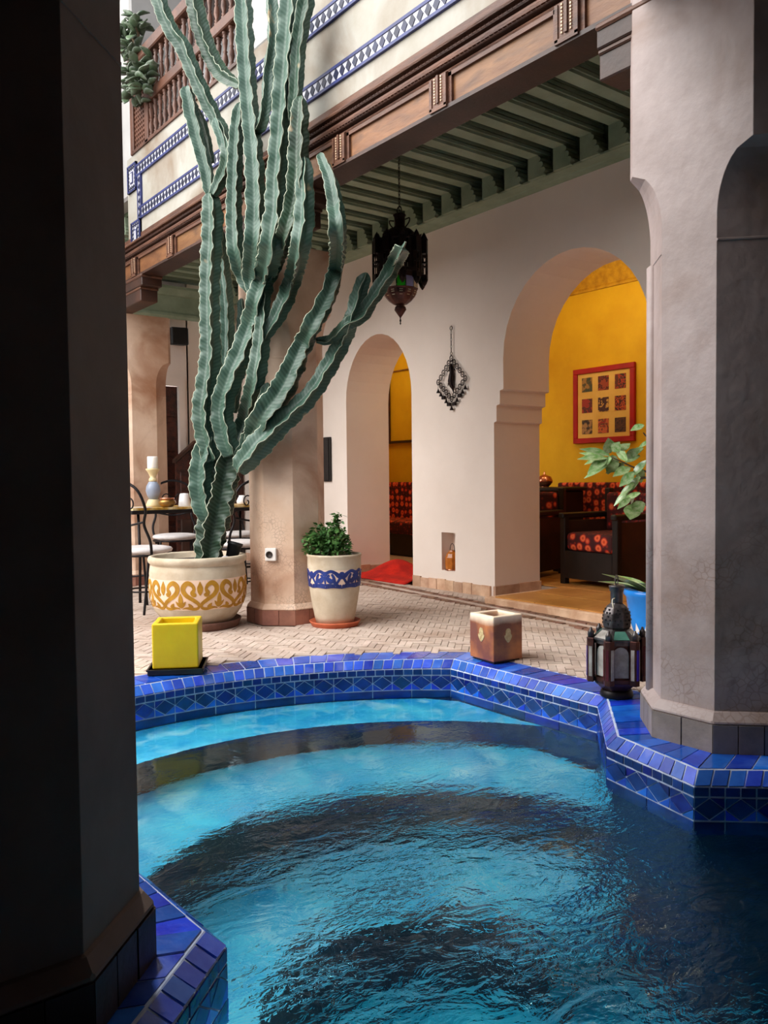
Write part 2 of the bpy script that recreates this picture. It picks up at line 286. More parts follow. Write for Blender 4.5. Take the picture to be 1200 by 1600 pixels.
# ---------------------------------------------------------------- mesh helpers
class MB:
    def __init__(self): self.v = []; self.f = []; self.mi = []; self.sm = []; self.at = None
    def add(self, vs, fs, m=0, smooth=False):
        k = len(self.v); self.v += [tuple(x) for x in vs]
        for f in fs: self.f.append(tuple(i+k for i in f)); self.mi.append(m); self.sm.append(smooth)
        return self
    def hexa(self, p, m=0):   # 4 bottom, 4 top
        return self.add(p, [(0, 3, 2, 1), (4, 5, 6, 7), (0, 1, 5, 4), (1, 2, 6, 5), (2, 3, 7, 6), (3, 0, 4, 7)], m)
    def box(self, x0, x1, y0, y1, z0, z1, m=0):
        return self.hexa([(x0, y0, z0), (x1, y0, z0), (x1, y1, z0), (x0, y1, z0), (x0, y0, z1), (x1, y0, z1), (x1, y1, z1), (x0, y1, z1)], m)
    def cbox(self, c, s, rz=0, m=0):
        p = []
        for z in (-.5, .5):
            for x, y in ((-.5, -.5), (.5, -.5), (.5, .5), (-.5, .5)):
                dx, dy = x*s[0], y*s[1]
                p.append((c[0]+dx*math.cos(rz)-dy*math.sin(rz), c[1]+dx*math.sin(rz)+dy*math.cos(rz), c[2]+z*s[2]))
        return self.hexa(p, m)
    def extrude(self, poly, vec, m=0, caps=True, smooth=False):
        n = len(poly); P = [Vector(p) for p in poly]; V = Vector(vec)
        vs = P + [p+V for p in P]; fs = [(i, (i+1) % n, (i+1) % n+n, i+n) for i in range(n)]
        self.add(vs, fs, m, smooth)
        if caps: self.add(P, [tuple(range(n))[::-1]], m); self.add([p+V for p in P], [tuple(range(n))], m)
        return self
    def prism(self, poly, z0, z1, m=0): return self.extrude([(x, y, z0) for x, y in poly], (0, 0, z1-z0), m)
    def loft(self, rings, m=0, caps=True, smooth=False):
        n = len(rings[0]); k = []
        vs = [p for r in rings for p in r]; fs = []
        for i in range(len(rings)-1):
            for j in range(n): fs.append((i*n+j, i*n+(j+1) % n, (i+1)*n+(j+1) % n, (i+1)*n+j))
        if caps: fs += [tuple(range(n))[::-1], tuple(range((len(rings)-1)*n, len(rings)*n))]
        return self.add(vs, fs, m, smooth)
    def lathe(self, prof, n=24, c=(0, 0, 0), m=0, smooth=True, ph=0, caps=True, mats=None):
        rings = [[(c[0]+r*math.cos(2*PI*j/n+ph), c[1]+r*math.sin(2*PI*j/n+ph), c[2]+z) for j in range(n)] for r, z in prof]
        if mats is None: return self.loft(rings, m, caps, smooth)
        for i in range(len(rings)-1): self.loft(rings[i:i+2], mats[i], False, smooth)
        if caps: self.add(rings[0], [tuple(range(n))[::-1]], mats[0]); self.add(rings[-1], [tuple(range(n))], mats[-1])
        return self
    def tube(self, pts, r, n=8, m=0, closed=False, caps=True):
        P = [Vector(p) for p in pts]; k = len(P); rs = r if isinstance(r, (list, tuple)) else [r]*k
        rings = []; prev = None
        for i in range(k):
            a = P[i-1] if (i or closed) else P[i]; b = P[(i+1) % k] if (i < k-1 or closed) else P[i]
            t = (b-a).normalized()
            if prev is None:
                q = Vector((0, 0, 1)) if abs(t.z) < .9 else Vector((1, 0, 0)); nx = t.cross(q).normalized()
            else: nx = (prev-t*prev.dot(t)).normalized()
            prev = nx; ny = t.cross(nx)
            rings.append([P[i]+(nx*math.cos(2*PI*j/n)+ny*math.sin(2*PI*j/n))*rs[i] for j in range(n)])
        if closed: rings.append(rings[0]); caps = False
        return self.loft(rings, m, caps, True)
    def ball(self, c, r, n=10, m=0, sz=1):
        k = max(4, n//2); return self.lathe([(max(1e-4, r*math.sin(PI*i/k)), -r*sz*math.cos(PI*i/k)) for i in range(k+1)], n, c, m)
    def obj(self, name, mats, parent=None, loc=None, kind=None, bevel=0, recalc=True, seg=1):
        me = bpy.data.meshes.new(name); me.from_pydata(self.v, [], self.f)
        for mm in (mats if isinstance(mats, (list, tuple)) else [mats]): me.materials.append(M[mm] if isinstance(mm, str) else mm)
        me.polygons.foreach_set('material_index', self.mi); me.polygons.foreach_set('use_smooth', self.sm)
        if recalc:
            bm = bmesh.new(); bm.from_mesh(me); bmesh.ops.remove_doubles(bm, verts=bm.verts, dist=1e-6); bmesh.ops.recalc_face_normals(bm, faces=bm.faces); bm.to_mesh(me); bm.free()
        me.update()
        return link(name, me, parent, loc, kind, bevel, seg)
def link(name, me, parent=None, loc=None, kind=None, bevel=0, seg=1):
    o = bpy.data.objects.new(name, me); C.objects.link(o)
    if parent: o.parent = parent
    if loc: o.location = loc
    if kind: o['kind'] = kind
    if bevel:
        md = o.modifiers.new('bevel', 'BEVEL'); md.width = bevel; md.segments = seg; md.limit_method = 'ANGLE'; md.angle_limit = math.radians(40)
    return o
def tag(o, label, cat, group=None, kind=None):
    o['label'] = label; o['category'] = cat
    if group: o['group'] = group
    if kind: o['kind'] = kind
    return o
def thing(name, label, cat, loc=(0, 0, 0), rz=0, group=None, kind=None):
    o = bpy.data.objects.new(name, None); o.empty_display_size = .05; C.objects.link(o); o.location = loc; o.rotation_euler = (0, 0, rz)
    return tag(o, label, cat, group, kind)
def dup(root, loc, rz, label):
    r = root.copy(); C.objects.link(r); r.location = loc; r.rotation_euler = (0, 0, rz); r['label'] = label
    for ch in list(root.children):
        c = ch.copy(); C.objects.link(c); c.parent = r
        for g in list(ch.children):
            d = g.copy(); C.objects.link(d); d.parent = c
    return r
def arc(c, r, a0, a1, n): return [(c[0]+r*math.cos(a0+(a1-a0)*i/n), c[1]+r*math.sin(a0+(a1-a0)*i/n)) for i in range(n+1)]
def cr(pts, k=6):
    """Catmull-Rom through pts"""
    P = [Vector(p) for p in pts]; P = [2*P[0]-P[1]] + P + [2*P[-1]-P[-2]]; out = []
    for i in range(1, len(P)-2):
        for j in range(k):
            t = j/k; a, b, c, d = P[i-1:i+3]
            out.append(.5*((2*b)+(c-a)*t+(2*a-5*b+4*c-d)*t*t+(3*b-a-3*c+d)*t**3))
    return out + [P[-2]]
def ray(px, py): return fw + rt*((px-600)/F_PX) + up*((800-py)/F_PX)
def dep(px, py, d): return CAM + ray(px, py)*d      # the point seen at (px, py), d metres out along the view axis
def pix(p):
    v = Vector(p)-CAM; k = v.dot(fw); return (600+F_PX*v.dot(rt)/k, 800-F_PX*v.dot(up)/k) if k > .05 else (-1e4, -1e4)

# ---------------------------------------------------------------- plan of the pool
CX, CY, RR = 1.66, 1.90, 2.04
def arcpts(r, x0, x1, n):
    a0 = math.acos((x0-CX)/r); a1 = math.acos((x1-CX)/r); return arc((CX, CY), r, a0, a1, n)
INNER = [(2.50, 1.58), (2.60, 2.02), (3.035, 2.41)] + arcpts(RR, 3.035, .285, 20) + [(.285, 2.50), (.80, 2.10), (.82, 1.68), (.285, 1.20), (.285, .1), (3.035, .1), (3.035, 1.10)]
def offset(poly, w):
    n = len(poly); out = []
    for i in range(n):
        a, b, c = Vector(poly[i-1]), Vector(poly[i]), Vector(poly[(i+1) % n])
        d1 = (b-a).normalized(); d2 = (c-b).normalized(); n1 = Vector((d1.y, -d1.x)); n2 = Vector((d2.y, -d2.x))
        bis = (n1+n2).normalized(); out.append(tuple(b + bis*(w/max(.5, bis.dot(n1)))))
    return out
OUTER = offset(INNER, .23)
def inside(p, poly):
    x, y = p; r = False; n = len(poly)
    for i in range(n):
        x1, y1 = poly[i]; x2, y2 = poly[i-1]
        if (y1 > y) != (y2 > y) and x < (x2-x1)*(y-y1)/(y2-y1)+x1: r = not r
    return r
WZ = -.19

# ---------------------------------------------------------------- floor of the courtyard
floor = thing('floor', 'courtyard floor of pale herringbone bricks around the pool', 'floor', kind='structure')
def ring_slab(outer, inner, z0, z1):
    mb = MB(); bm = bmesh.new()
    for z in (z1,):
        es = []
        for loop in (outer, inner):
            vs = [bm.verts.new((x, y, z)) for x, y in loop]; es += [bm.edges.new((vs[i], vs[(i+1) % len(vs)])) for i in range(len(vs))]
        bmesh.ops.triangle_fill(bm, use_beauty=True, edges=es)
    bm.verts.index_update(); mb.add([v.co.copy() for v in bm.verts], [tuple(v.index for v in f.verts) for f in bm.faces]); bm.free()
    mb.extrude([(x, y, z0) for x, y in inner], (0, 0, z1-z0), caps=False)
    return mb
ring_slab([(-3.2, -1.4), (5.5, -1.4), (5.5, 10), (-3.2, 10)], offset(INNER, .2), -.2, -.006).obj('base_slab', 'mortar', floor)
PL, PW = .128, .043
bricks = []
ca, sa = math.cos(math.radians(45)), math.sin(math.radians(45))
def pillar_hit(x, y): return any(abs(x-px) < .3 and abs(y-py) < .3 for px, py in ((3.04, 1.765), (3.04, 5.22), (3.04, 8.1)))
for r in range(-130, 240):
    for k in range(-45, 60):
        for typ in (0, 1):
            if typ == 0: cx, cy, ang = (r+6*k+1.5)*PW, (r+.5)*PW, 0
            else: cx, cy, ang = (r+.5)*PW, (r-6+1+6*k+1.5)*PW, PI/2
            x, y = cx*ca-cy*sa, cx*sa+cy*ca
            if not (.75 < x < 4.9 and 2.2 < y < 9.55): continue
            if x > 4.55 and 3.3 < y < 4.8: continue
            if inside((x, y), OUTER) or pillar_hit(x, y): continue
            if -.19*(0) + .1*(y-6.5)+4.85 > x > .1*(y-6.5)+4.60 and 3 < y < 9.5: continue
            q = pix((x, y, 0))
            bricks.append((math.hypot(x, y), x, y, ang+PI/4, 185 < q[0] < 1010 and q[1] > 0))
bricks.sort()
bme = MB().cbox((0, 0, -.012), (PL-.0035, PW-.0035, .03)).obj('brick', 'brick', floor, bevel=0).data
bpy.data.objects.remove(floor.children[-1]) if floor.children[-1].name == 'brick' else None
rest = MB(); nb = 0
for d, x, y, a, vis in bricks:
    dz = random.uniform(-.002, .002)
    if vis and nb < 300:
        o = link('brick', bme, floor, (x, y, dz)); o.rotation_euler = (random.uniform(-.01, .01), random.uniform(-.01, .01), a); nb += 1
    else: rest.cbox((x, y, -.012+dz), (PL-.0035, PW-.0035, .03), a)
rest.obj('brick_field', 'brick', floor, kind='stuff', recalc=False)
bb = None
for row, off in ((0, 4.80), (1, 4.65)):
    for i in range(62):
        y = 3.1+i*.1; x = off+.1*(y-6.5)
        if bb is None: o = MB().cbox((0, 0, -.012), (.05, .088, .034)).obj('border_brick', 'brick_dark', floor); bb = o.data
        else: o = link('border_brick', bb, floor)
        o.location = (x, y, random.uniform(-.002, .003)); o.rotation_euler = (0, 0, -.1)
MB().box(4.86, 4.92, 3, 9.5, -.03, 0).obj('border_strip', 'brick', floor)
MB().extrude([(4.70, 6.3, -.03), (4.80, 6.3, -.03), (4.66, 4.9, -.03), (4.54, 3.4, -.03), (4.44, 3.4, -.03)], (0, 0, .028)).obj('border_joint', 'brick', floor)
# salon floor with its step
sf = thing('floor', 'ochre tiled floor of the yellow salon with a low step', 'floor', kind='structure')
MB().box(4.62, 5.5, 3.3, 4.78, -.02, .055).obj('threshold_step', 'stone_cream', sf, bevel=.008)
MB().box(5.47, 7.3, 2.2, 9.7, -.05, .05).obj('base_slab', 'mortar', sf)
tme = None
for i in range(6):
    for j in range(10):
        y = 3.02+.42*j; x = 4.66+.42*i
        if x < 5.4 and not (3.3 < y+.2 and y+.2 < 4.75): continue
        w = .41
        if x < 5.0: pass
        o = MB().box(0, w, 0, .415, 0, .012).obj('floor_tile', 'ochre_floor', sf, loc=(x, y, .052+random.uniform(0, .002))) if tme is None else link('floor_tile', tme, sf, (x, y, .052+random.uniform(0, .002)))
        tme = o.data

# ---------------------------------------------------------------- pool
pool = thing('pool_basin', 'blue tiled plunge pool with curved underwater steps', 'pool', kind='structure')
sh = MB()
n = len(INNER)
low = offset(INNER, .012)
for i in range(n):
    (x0, y0), (x1, y1) = low[i], low[(i+1) % n]
    sh.add([(x0, y0, -.045), (x1, y1, -.045), (x1, y1, -1.65), (x0, y0, -1.65)], [(0, 1, 2, 3)], 0)
(fx, fy) = (0, 0)
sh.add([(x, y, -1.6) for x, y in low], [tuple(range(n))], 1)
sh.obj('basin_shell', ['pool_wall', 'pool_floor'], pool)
bd = MB()
oo = offset(INNER, .25)
for i in range(n):      # bed of grout below the coping and behind the face tiles
    a, b = INNER[i], INNER[(i+1) % n]; A, B = oo[i], oo[(i+1) % n]; l0, l1 = offset(INNER, .0035)[i], offset(INNER, .0035)[(i+1) % n]
    e0, e1 = offset(INNER, .046)[i], offset(INNER, .046)[(i+1) % n]
    bd.add([(e0[0], e0[1], -.0035), (e1[0], e1[1], -.0035), (B[0], B[1], -.0035), (A[0], A[1], -.0035)], [(0, 1, 2, 3)])
    bd.add([(e0[0], e0[1], -.0035), (e1[0], e1[1], -.0035), (l1[0], l1[1], -.05), (l0[0], l0[1], -.05)], [(0, 1, 2, 3)])
    bd.add([(l0[0], l0[1], -.05), (l1[0], l1[1], -.05), (l1[0], l1[1], -.245), (l0[0], l0[1], -.245)], [(0, 1, 2, 3)])
bd.obj('tile_bed', 'grout', pool)
def tile(name, quad, nrm, th, gap, matn, parent=pool):
    """flat tile from four corners: shrunk by gap, top face on the quad plane, th thick"""
    q = [Vector(p) for p in quad]; c = sum(q, Vector())/len(q); nrm = Vector(nrm)
    out = []
    for p in q:
        d = p-c; L = d.length; out.append(c+d*max(.3, 1-gap*1.3/max(L, 1e-4)))
    j = random.uniform(-.0015, .0015)
    top = [p+nrm*j for p in out]; bot = [p-nrm*th for p in out]; k = len(q); mid = sum(top, Vector())/k
    mb = MB(); mb.add(top+bot, [tuple(range(k))]+[(i, i+k, (i+1) % k+k, (i+1) % k) for i in range(k)])
    off = mid; mb.v = [tuple(Vector(v)-off) for v in mb.v]
    return mb.obj(name, matn, parent, loc=off)
# path pieces of the rim: straight runs plus the far arc as one run
Am = offset(INNER, .045); idx_arc0 = 3; idx_arc1 = 3+20
runs = []
for i in range(n):
    if idx_arc0 <= i < idx_arc1: continue
    runs.append([i, (i+1) % n])
runs.append(list(range(idx_arc0, idx_arc1+1)))
def along(loop, run, t):
    P = [Vector(loop[i]) for i in run]; Ls = [(P[i+1]-P[i]).length for i in range(len(P)-1)]; tot = sum(Ls); d = t*tot
    for i, l in enumerate(Ls):
        if d <= l or i == len(Ls)-1: return P[i]+(P[i+1]-P[i])*min(1, d/l)
        d -= l
def runlen(run): return sum((Vector(INNER[run[i+1]])-Vector(INNER[run[i]])).length for i in range(len(run)-1))
LOW = INNER
for run in runs:
    L = runlen(run); mid = along(INNER, run, .5)
    if mid.y < 1.0: continue                                        # behind the camera: only the shell
    def p3(loop, t, z): q = along(loop, run, t); return (q.x, q.y, z)
    k = max(1, round(L/.085))
    for i in range(k):
        t0, t1 = i/k, (i+1)/k; tm = (t0+t1)/2
        if along(INNER, run, tm).x < .9 and along(INNER, run, tm).y > 2.2: continue
        qa = [p3(Am, t0, 0), p3(Am, t1, 0), p3(OUTER, t1, 0), p3(OUTER, t0, 0)]
        tile('coping_tile', qa, (0, 0, 1), .012, .0058, 'tile_blue')
    k = max(1, round(L/.054))
    for i in range(k):
        t0, t1 = i/k, (i+1)/k; tm = (t0+t1)/2
        m_ = along(INNER, run, tm); e_ = along(Am, run, tm)
        if m_.x < .9 and m_.y > 2.2: continue
        nr = Vector((m_.x-e_.x, m_.y-e_.y, .045)).normalized()
        tile('edge_tile', [p3(Am, t0, -.002), p3(Am, t1, -.002), p3(LOW, t1, -.046), p3(LOW, t0, -.046)], nr, .010, .004, 'tile_violet')
    kk = max(1, round(L/.052))
    for i in range(kk):
        t0, t1 = i/kk, (i+1)/kk; tm = (t0+t1)/2
        m_ = along(INNER, run, tm); e_ = along(Am, run, tm)
        if m_.x < .9 and m_.y > 2.2: continue
        nr = Vector((m_.x-e_.x, m_.y-e_.y, 0)).normalized()
        tile('face_tile', [p3(LOW, t0, -.05), p3(LOW, t1, -.05), p3(LOW, t1, -.082), p3(LOW, t0, -.082)], nr, .008, .0025, 'tile_navy')
    k = max(1, round(L/.108)); za, zb = -.086, -.164
    for i in range(k):
        t0, t1 = i/k, (i+1)/k; tm = (t0+t1)/2
        m_ = along(INNER, run, tm); e_ = along(Am, run, tm)
        if m_.x < .9 and m_.y > 2.2: continue
        nr = Vector((m_.x-e_.x, m_.y-e_.y, 0)).normalized(); zc = (za+zb)/2
        tile('diamond_tile', [p3(LOW, tm, za), p3(LOW, t1, zc), p3(LOW, tm, zb), p3(LOW, t0, zc)], nr, .008, .003, 'tile_navy')
        tile('triangle_tile', [p3(LOW, tm-.5/k, za), p3(LOW, tm, za), p3(LOW, tm-.5/k, zc)], nr, .008, .0026, 'tile_navy')
        tile('triangle_tile', [p3(LOW, tm, za), p3(LOW, t1, za), p3(LOW, t1, zc)], nr, .008, .0026, 'tile_navy')
        tile('triangle_tile', [p3(LOW, t0, zc), p3(LOW, tm, zb), p3(LOW, t0, zb)], nr, .008, .0026, 'tile_blue')
        tile('triangle_tile', [p3(LOW, t1, zc), p3(LOW, t1, zb), p3(LOW, tm, zb)], nr, .008, .0026, 'tile_blue')
        if i % 2 == 0:
            te = min(1, (i+2)/k)
            tile('waterline_tile', [p3(LOW, t0, -.168), p3(LOW, te, -.168), p3(LOW, te, -.25), p3(LOW, t0, -.25)], nr, .008, .002, 'tile_navy')
# underwater steps, concentric with the far rim
def step(r, z, zbot, name, clipx=3.03):
    tr = MB(); N = 30
    a0, a1 = math.radians(8), math.radians(172)
    rin = r; rout = 2.6
    inn = arc((CX, CY), rin, a0, a1, N)
    def clip(p): return (min(max(p[0], .29), 3.03), p[1])
    out = []
    for i in range(N+1):
        a = a0+(a1-a0)*i/N; d = (math.cos(a), math.sin(a)); rr = 2.038
        if abs(d[0]) > 1e-6:
            lim = ((3.03-CX) if d[0] > 0 else (.29-CX))/d[0]; rr = min(rr, lim)
        out.append((CX+d[0]*max(rr, rin), CY+d[1]*max(rr, rin)))
    fs = []; vs = [(x, y, z) for x, y in inn]+[(x, y, z) for x, y in out]
    for i in range(N): fs.append((i, i+1, N+2+i, N+1+i))
    tr.add(vs, fs)
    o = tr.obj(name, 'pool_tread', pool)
    k = 13
    for i in range(k):
        b0, b1 = a0+(a1-a0)*i/k, a0+(a1-a0)*(i+1)/k
        pts = arc((CX, CY), rin, b0, b1, 4); mb = MB()
        for j in range(4):
            (x0, y0), (x1, y1) = pts[j], pts[j+1]
            mb.add([(x0, y0, z-.001), (x1, y1, z-.001), (x1, y1, zbot), (x0, y0, zbot)], [(0, 1, 2, 3)])
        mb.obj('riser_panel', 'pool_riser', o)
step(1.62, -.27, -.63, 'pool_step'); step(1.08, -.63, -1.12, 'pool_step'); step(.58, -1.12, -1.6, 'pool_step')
wm = MB(); wp = offset(INNER, .005); wm.add([(x, y, WZ) for x, y in wp], [tuple(range(n))])
tag(wm.obj('water', 'water'), 'rippled turquoise water filling the plunge pool', 'water', kind='structure')

# ---------------------------------------------------------------- walls
WX, WT = 4.92, .55
def arch(y0, y1, zs, zt, k=18):      # from the +Y jamb over to the -Y jamb
    c = (y0+y1)/2; r = (y0-y1)/2
    return [(c+r*math.cos(a), zs+(zt-zs)*math.sin(a)) for a in [PI*i/k for i in range(k+1)]]
we = MB(); HT = 3.6
def yz(poly, x): return [(x, y, z) for y, z in poly]
narrow = [(7.11, 0)] + arch(7.11, 6.04, 1.80, 2.42) + [(6.04, 0)]
big_arch = arch(4.85, 3.45, 1.98, 2.70)
big = [(4.96, 0), (4.96, 1.46), (4.93, 1.47), (4.93, 1.60), (4.89, 1.61), (4.89, 1.72), (4.85, 1.73)] + big_arch + [(3.45, 1.73), (3.41, 1.72), (3.41, 1.61), (3.37, 1.60), (3.37, 1.47), (3.34, 1.46), (3.34, 0)]
we.extrude(yz([(9.7, 0), (9.7, HT), (5.63, HT), (5.63, 0)][0:1] + [(9.7, HT), (5.63, HT), (5.63, 0)] + narrow[::-1], WX), (WT, 0, 0))
we.extrude(yz([(5.63, .52), (5.63, HT), (5.45, HT), (5.45, .52)], WX), (WT, 0, 0))
we.extrude(yz([(5.63, 0), (5.63, .18), (5.45, .18), (5.45, 0)], WX), (WT, 0, 0))
we.extrude(yz([(5.45, 0), (5.45, HT), (1.7, HT), (1.7, 0)] + big[::-1], WX), (WT, 0, 0))
we.box(WX+.14, WX+.2, 5.45, 5.63, .18, .52)
tag(we.obj('wall_east', 'wall_white'), 'pinkish white plaster wall pierced by two arches', 'wall', kind='structure')
bs = thing('baseboard_east', 'low skirting of travertine tiles along the arched wall', 'baseboard', kind='structure')
for y0, y1 in ((7.12, 9.6), (5.0, 6.03)):
    k = max(1, round((y1-y0)/.115))
    for i in range(k):
        MB().box(WX-.016+random.uniform(-.003, .002), WX+.01, y0+(y1-y0)*i/k+.002, y0+(y1-y0)*(i+1)/k-.002, 0, .095+random.uniform(-.006, .006)).obj('base_tile', 'stone_cream', bs)
for yy, sg, x0, x1 in ((4.96, -1, WX, WX+WT), (7.11, -1, WX, WX+WT), (3.34, 1, WX, WX+WT)):
    for i in range(2):
        w = (x1-x0)/2
        MB().box(x0-(.014 if i == 0 else 0)+w*i, x0+w*(i+1)-.003, min(yy+.004, yy+sg*.022), max(yy+.004, yy+sg*.022), 0, .095+random.uniform(-.004, .012)).obj('base_tile', 'stone_cream', bs)
# salon
wr = MB(); wr.box(7.2, 7.35, 2.2, 9.7, 0, 3.3); wr.box(5.47, 7.2, 9.6, 9.75, 0, 3.3); wr.box(5.47, 7.2, 2.2, 2.35, 0, 3.3)
tag(wr.obj('wall_salon', 'yellow'), 'saffron yellow salon walls behind the arches', 'wall', kind='structure')
tag(MB().box(5.47, 7.35, 2.2, 9.75, 3.22, 3.34).obj('ceiling', 'yellow'), 'yellow salon ceiling above the carved frieze', 'ceiling', kind='structure')
MBf = MB().extrude([(7.2, 2.35, 2.98), (7.17, 2.35, 2.98), (7.165, 2.35, 3.0), (7.175, 2.35, 3.02), (7.17, 2.35, 3.15), (7.14, 2.35, 3.19), (7.13, 2.35, 3.22), (7.2, 2.35, 3.22)], (0, 7.25, 0))
tag(MBf.obj('trim_1', 'yellow_carved'), 'carved plaster frieze below the salon ceiling', 'frieze', kind='structure')
# rear face of the arched wall is yellow inside
# north gallery wall with its door recess, court walls and added light blockers, dark gallery round the camera
wn = MB(); wn.box(2.0, 3.86, 9.6, 9.8, 0, HT); wn.box(3.86, 4.18, 9.6, 9.8, 2.17, HT); wn.box(4.18, 4.30, 9.6, 9.8, 0, HT); wn.box(4.30, 4.92, 9.9, 10.05, 0, HT); wn.box(4.28, 4.30, 9.6, 10, 0, HT); wn.box(-3.2, 2.0, 9.6, 9.8, 0, HT)
tag(wn.obj('wall_north', 'wall_white'), 'far plaster wall holding the dark wooden door', 'wall', kind='structure')
tag(MB().box(3.3, 4.95, 1.5, 1.7, 0, HT).obj('wall_block_passage', 'wall_dark'), 'added cross wall keeping the gallery dark behind right pillar', 'wall', kind='structure')  # made-up wall, keeps the strip right of the pillar dark
ws = MB(); ws.box(-1.7, 5.5, -1.4, -1.2, 0, HT); ws.box(-1.7, -1.5, -1.2, 1.95, 0, HT); ws.box(4.92, 5.1, -1.2, 1.7, 0, HT); ws.box(-1.5, .06, 1.62, 1.95, 0, HT)  # west end and return beside the pillar added to keep court light out
tag(ws.obj('wall_south', 'wall_dark'), 'dark plaster walls of the gallery round the viewer, partly added to block light', 'wall', kind='structure')
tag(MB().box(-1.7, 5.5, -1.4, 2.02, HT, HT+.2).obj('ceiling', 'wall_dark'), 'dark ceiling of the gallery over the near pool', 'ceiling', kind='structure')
tag(MB().box(-.0, 2.78, 1.55, 1.98, 2.83, HT).obj('beam', 'wood_dark'), 'dark wooden beam spanning the two near pillars', 'beam', kind='structure')
tag(MB().box(-3.2, -3.0, 1.95, 9.8, 0, 2.4).obj('wall_west', 'wall_cream'), 'low cream wall on the far left side of court', 'wall', kind='structure')

tag(MB().box(-.1, .1, 1.95, 3.3, 0, HT).obj('wall_block_west', 'wall_cream'), 'unseen cream wall added to block low west light', 'wall', kind='structure')  # hidden blocker, keeps west light off the right pillar's dark face
tag(MB().box(2.0, 4.9, 1.5, 10, 6.2, 6.35).obj('shade_roof', 'wood_dark'), 'unseen eaves added to shade the upper wooden gallery', 'shade_roof', kind='structure')  # out of view, added to shade the loft and upper wall

# ---------------------------------------------------------------- gallery ceiling
cl = thing('ceiling', 'sage green joisted ceiling of the gallery by the arches', 'ceiling', kind='structure')
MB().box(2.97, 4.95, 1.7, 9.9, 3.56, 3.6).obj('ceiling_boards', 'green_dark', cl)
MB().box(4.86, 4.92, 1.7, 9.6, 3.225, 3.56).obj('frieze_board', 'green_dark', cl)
MB().extrude([(4.92, 1.7, 3.21), (4.86, 1.7, 3.218), (4.85, 1.7, 3.226), (4.76, 1.7, 3.232), (4.76, 1.7, 3.245), (4.92, 1.7, 3.245)], (0, 7.9, 0)).obj('wall_plate', 'green_paint', cl)
jp = MB()
prof = [(-.055, 3.40), (-.055, 3.56), (.055, 3.56), (.055, 3.40)]
jp.box(2.96, 4.90, -.05, .05, 3.395, 3.56)
for z0, z1, w in ((3.415, 3.435, .062), (3.445, 3.465, .060), (3.48, 3.495, .056)): jp.box(2.96, 4.90, -w, w, z0, z1)
jm = None; km = None
def corbel_mb():
    pts = [(.05, 3.235), (.05, 3.395), (-.05, 3.395), (-.052, 3.385)]
    for (cy, cz, r) in ((-.050, 3.362, .022), (-.072, 3.318, .024), (-.094, 3.273, .024)):
        for i in range(7):
            a = math.radians(80)-math.radians(170)*i/6; pts.append((cy-r*1.05*math.cos(a), cz+r*math.sin(a)))
    pts += [(-.112, 3.247), (-.112, 3.235)]
    return MB().extrude([(4.73, y, z) for y, z in pts], (.16, 0, 0))
for i in range(32):
    y = 1.93+.2465*i-.05
    if jm is None: o = jp.obj('joist', 'green_paint', cl); jm = o.data
    else: o = link('joist', jm, cl)
    o.location = (0, y, 0)
    if km is None: o = corbel_mb().obj('corbel', 'green_paint', cl); km = o.data
    else: o = link('corbel', km, cl)
    o.location = (0, y, 0)
cn = thing('ceiling', 'plain green boarded ceiling of the far gallery', 'ceiling', kind='structure')
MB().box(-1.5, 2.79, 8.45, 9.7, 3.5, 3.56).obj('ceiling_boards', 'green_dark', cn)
MB().box(2.8, 4.86, 9.45, 9.6, 2.96, 3.3).obj('fascia_board', 'green_paint', cn)
MB().extrude([(2.8, 9.45, 3.3), (2.8, 9.36, 3.3), (2.8, 9.36, 3.27), (2.8, 9.41, 3.2), (2.8, 9.45, 3.2)], (2.06, 0, 0)).obj('cornice_mould', 'green_paint', cn)
MB().extrude([(2.8, 9.45, 2.99), (2.8, 9.42, 2.99), (2.8, 9.42, 2.96), (2.8, 9.45, 2.93)], (2.06, 0, 0)).obj('cornice_mould', 'green_paint', cn)

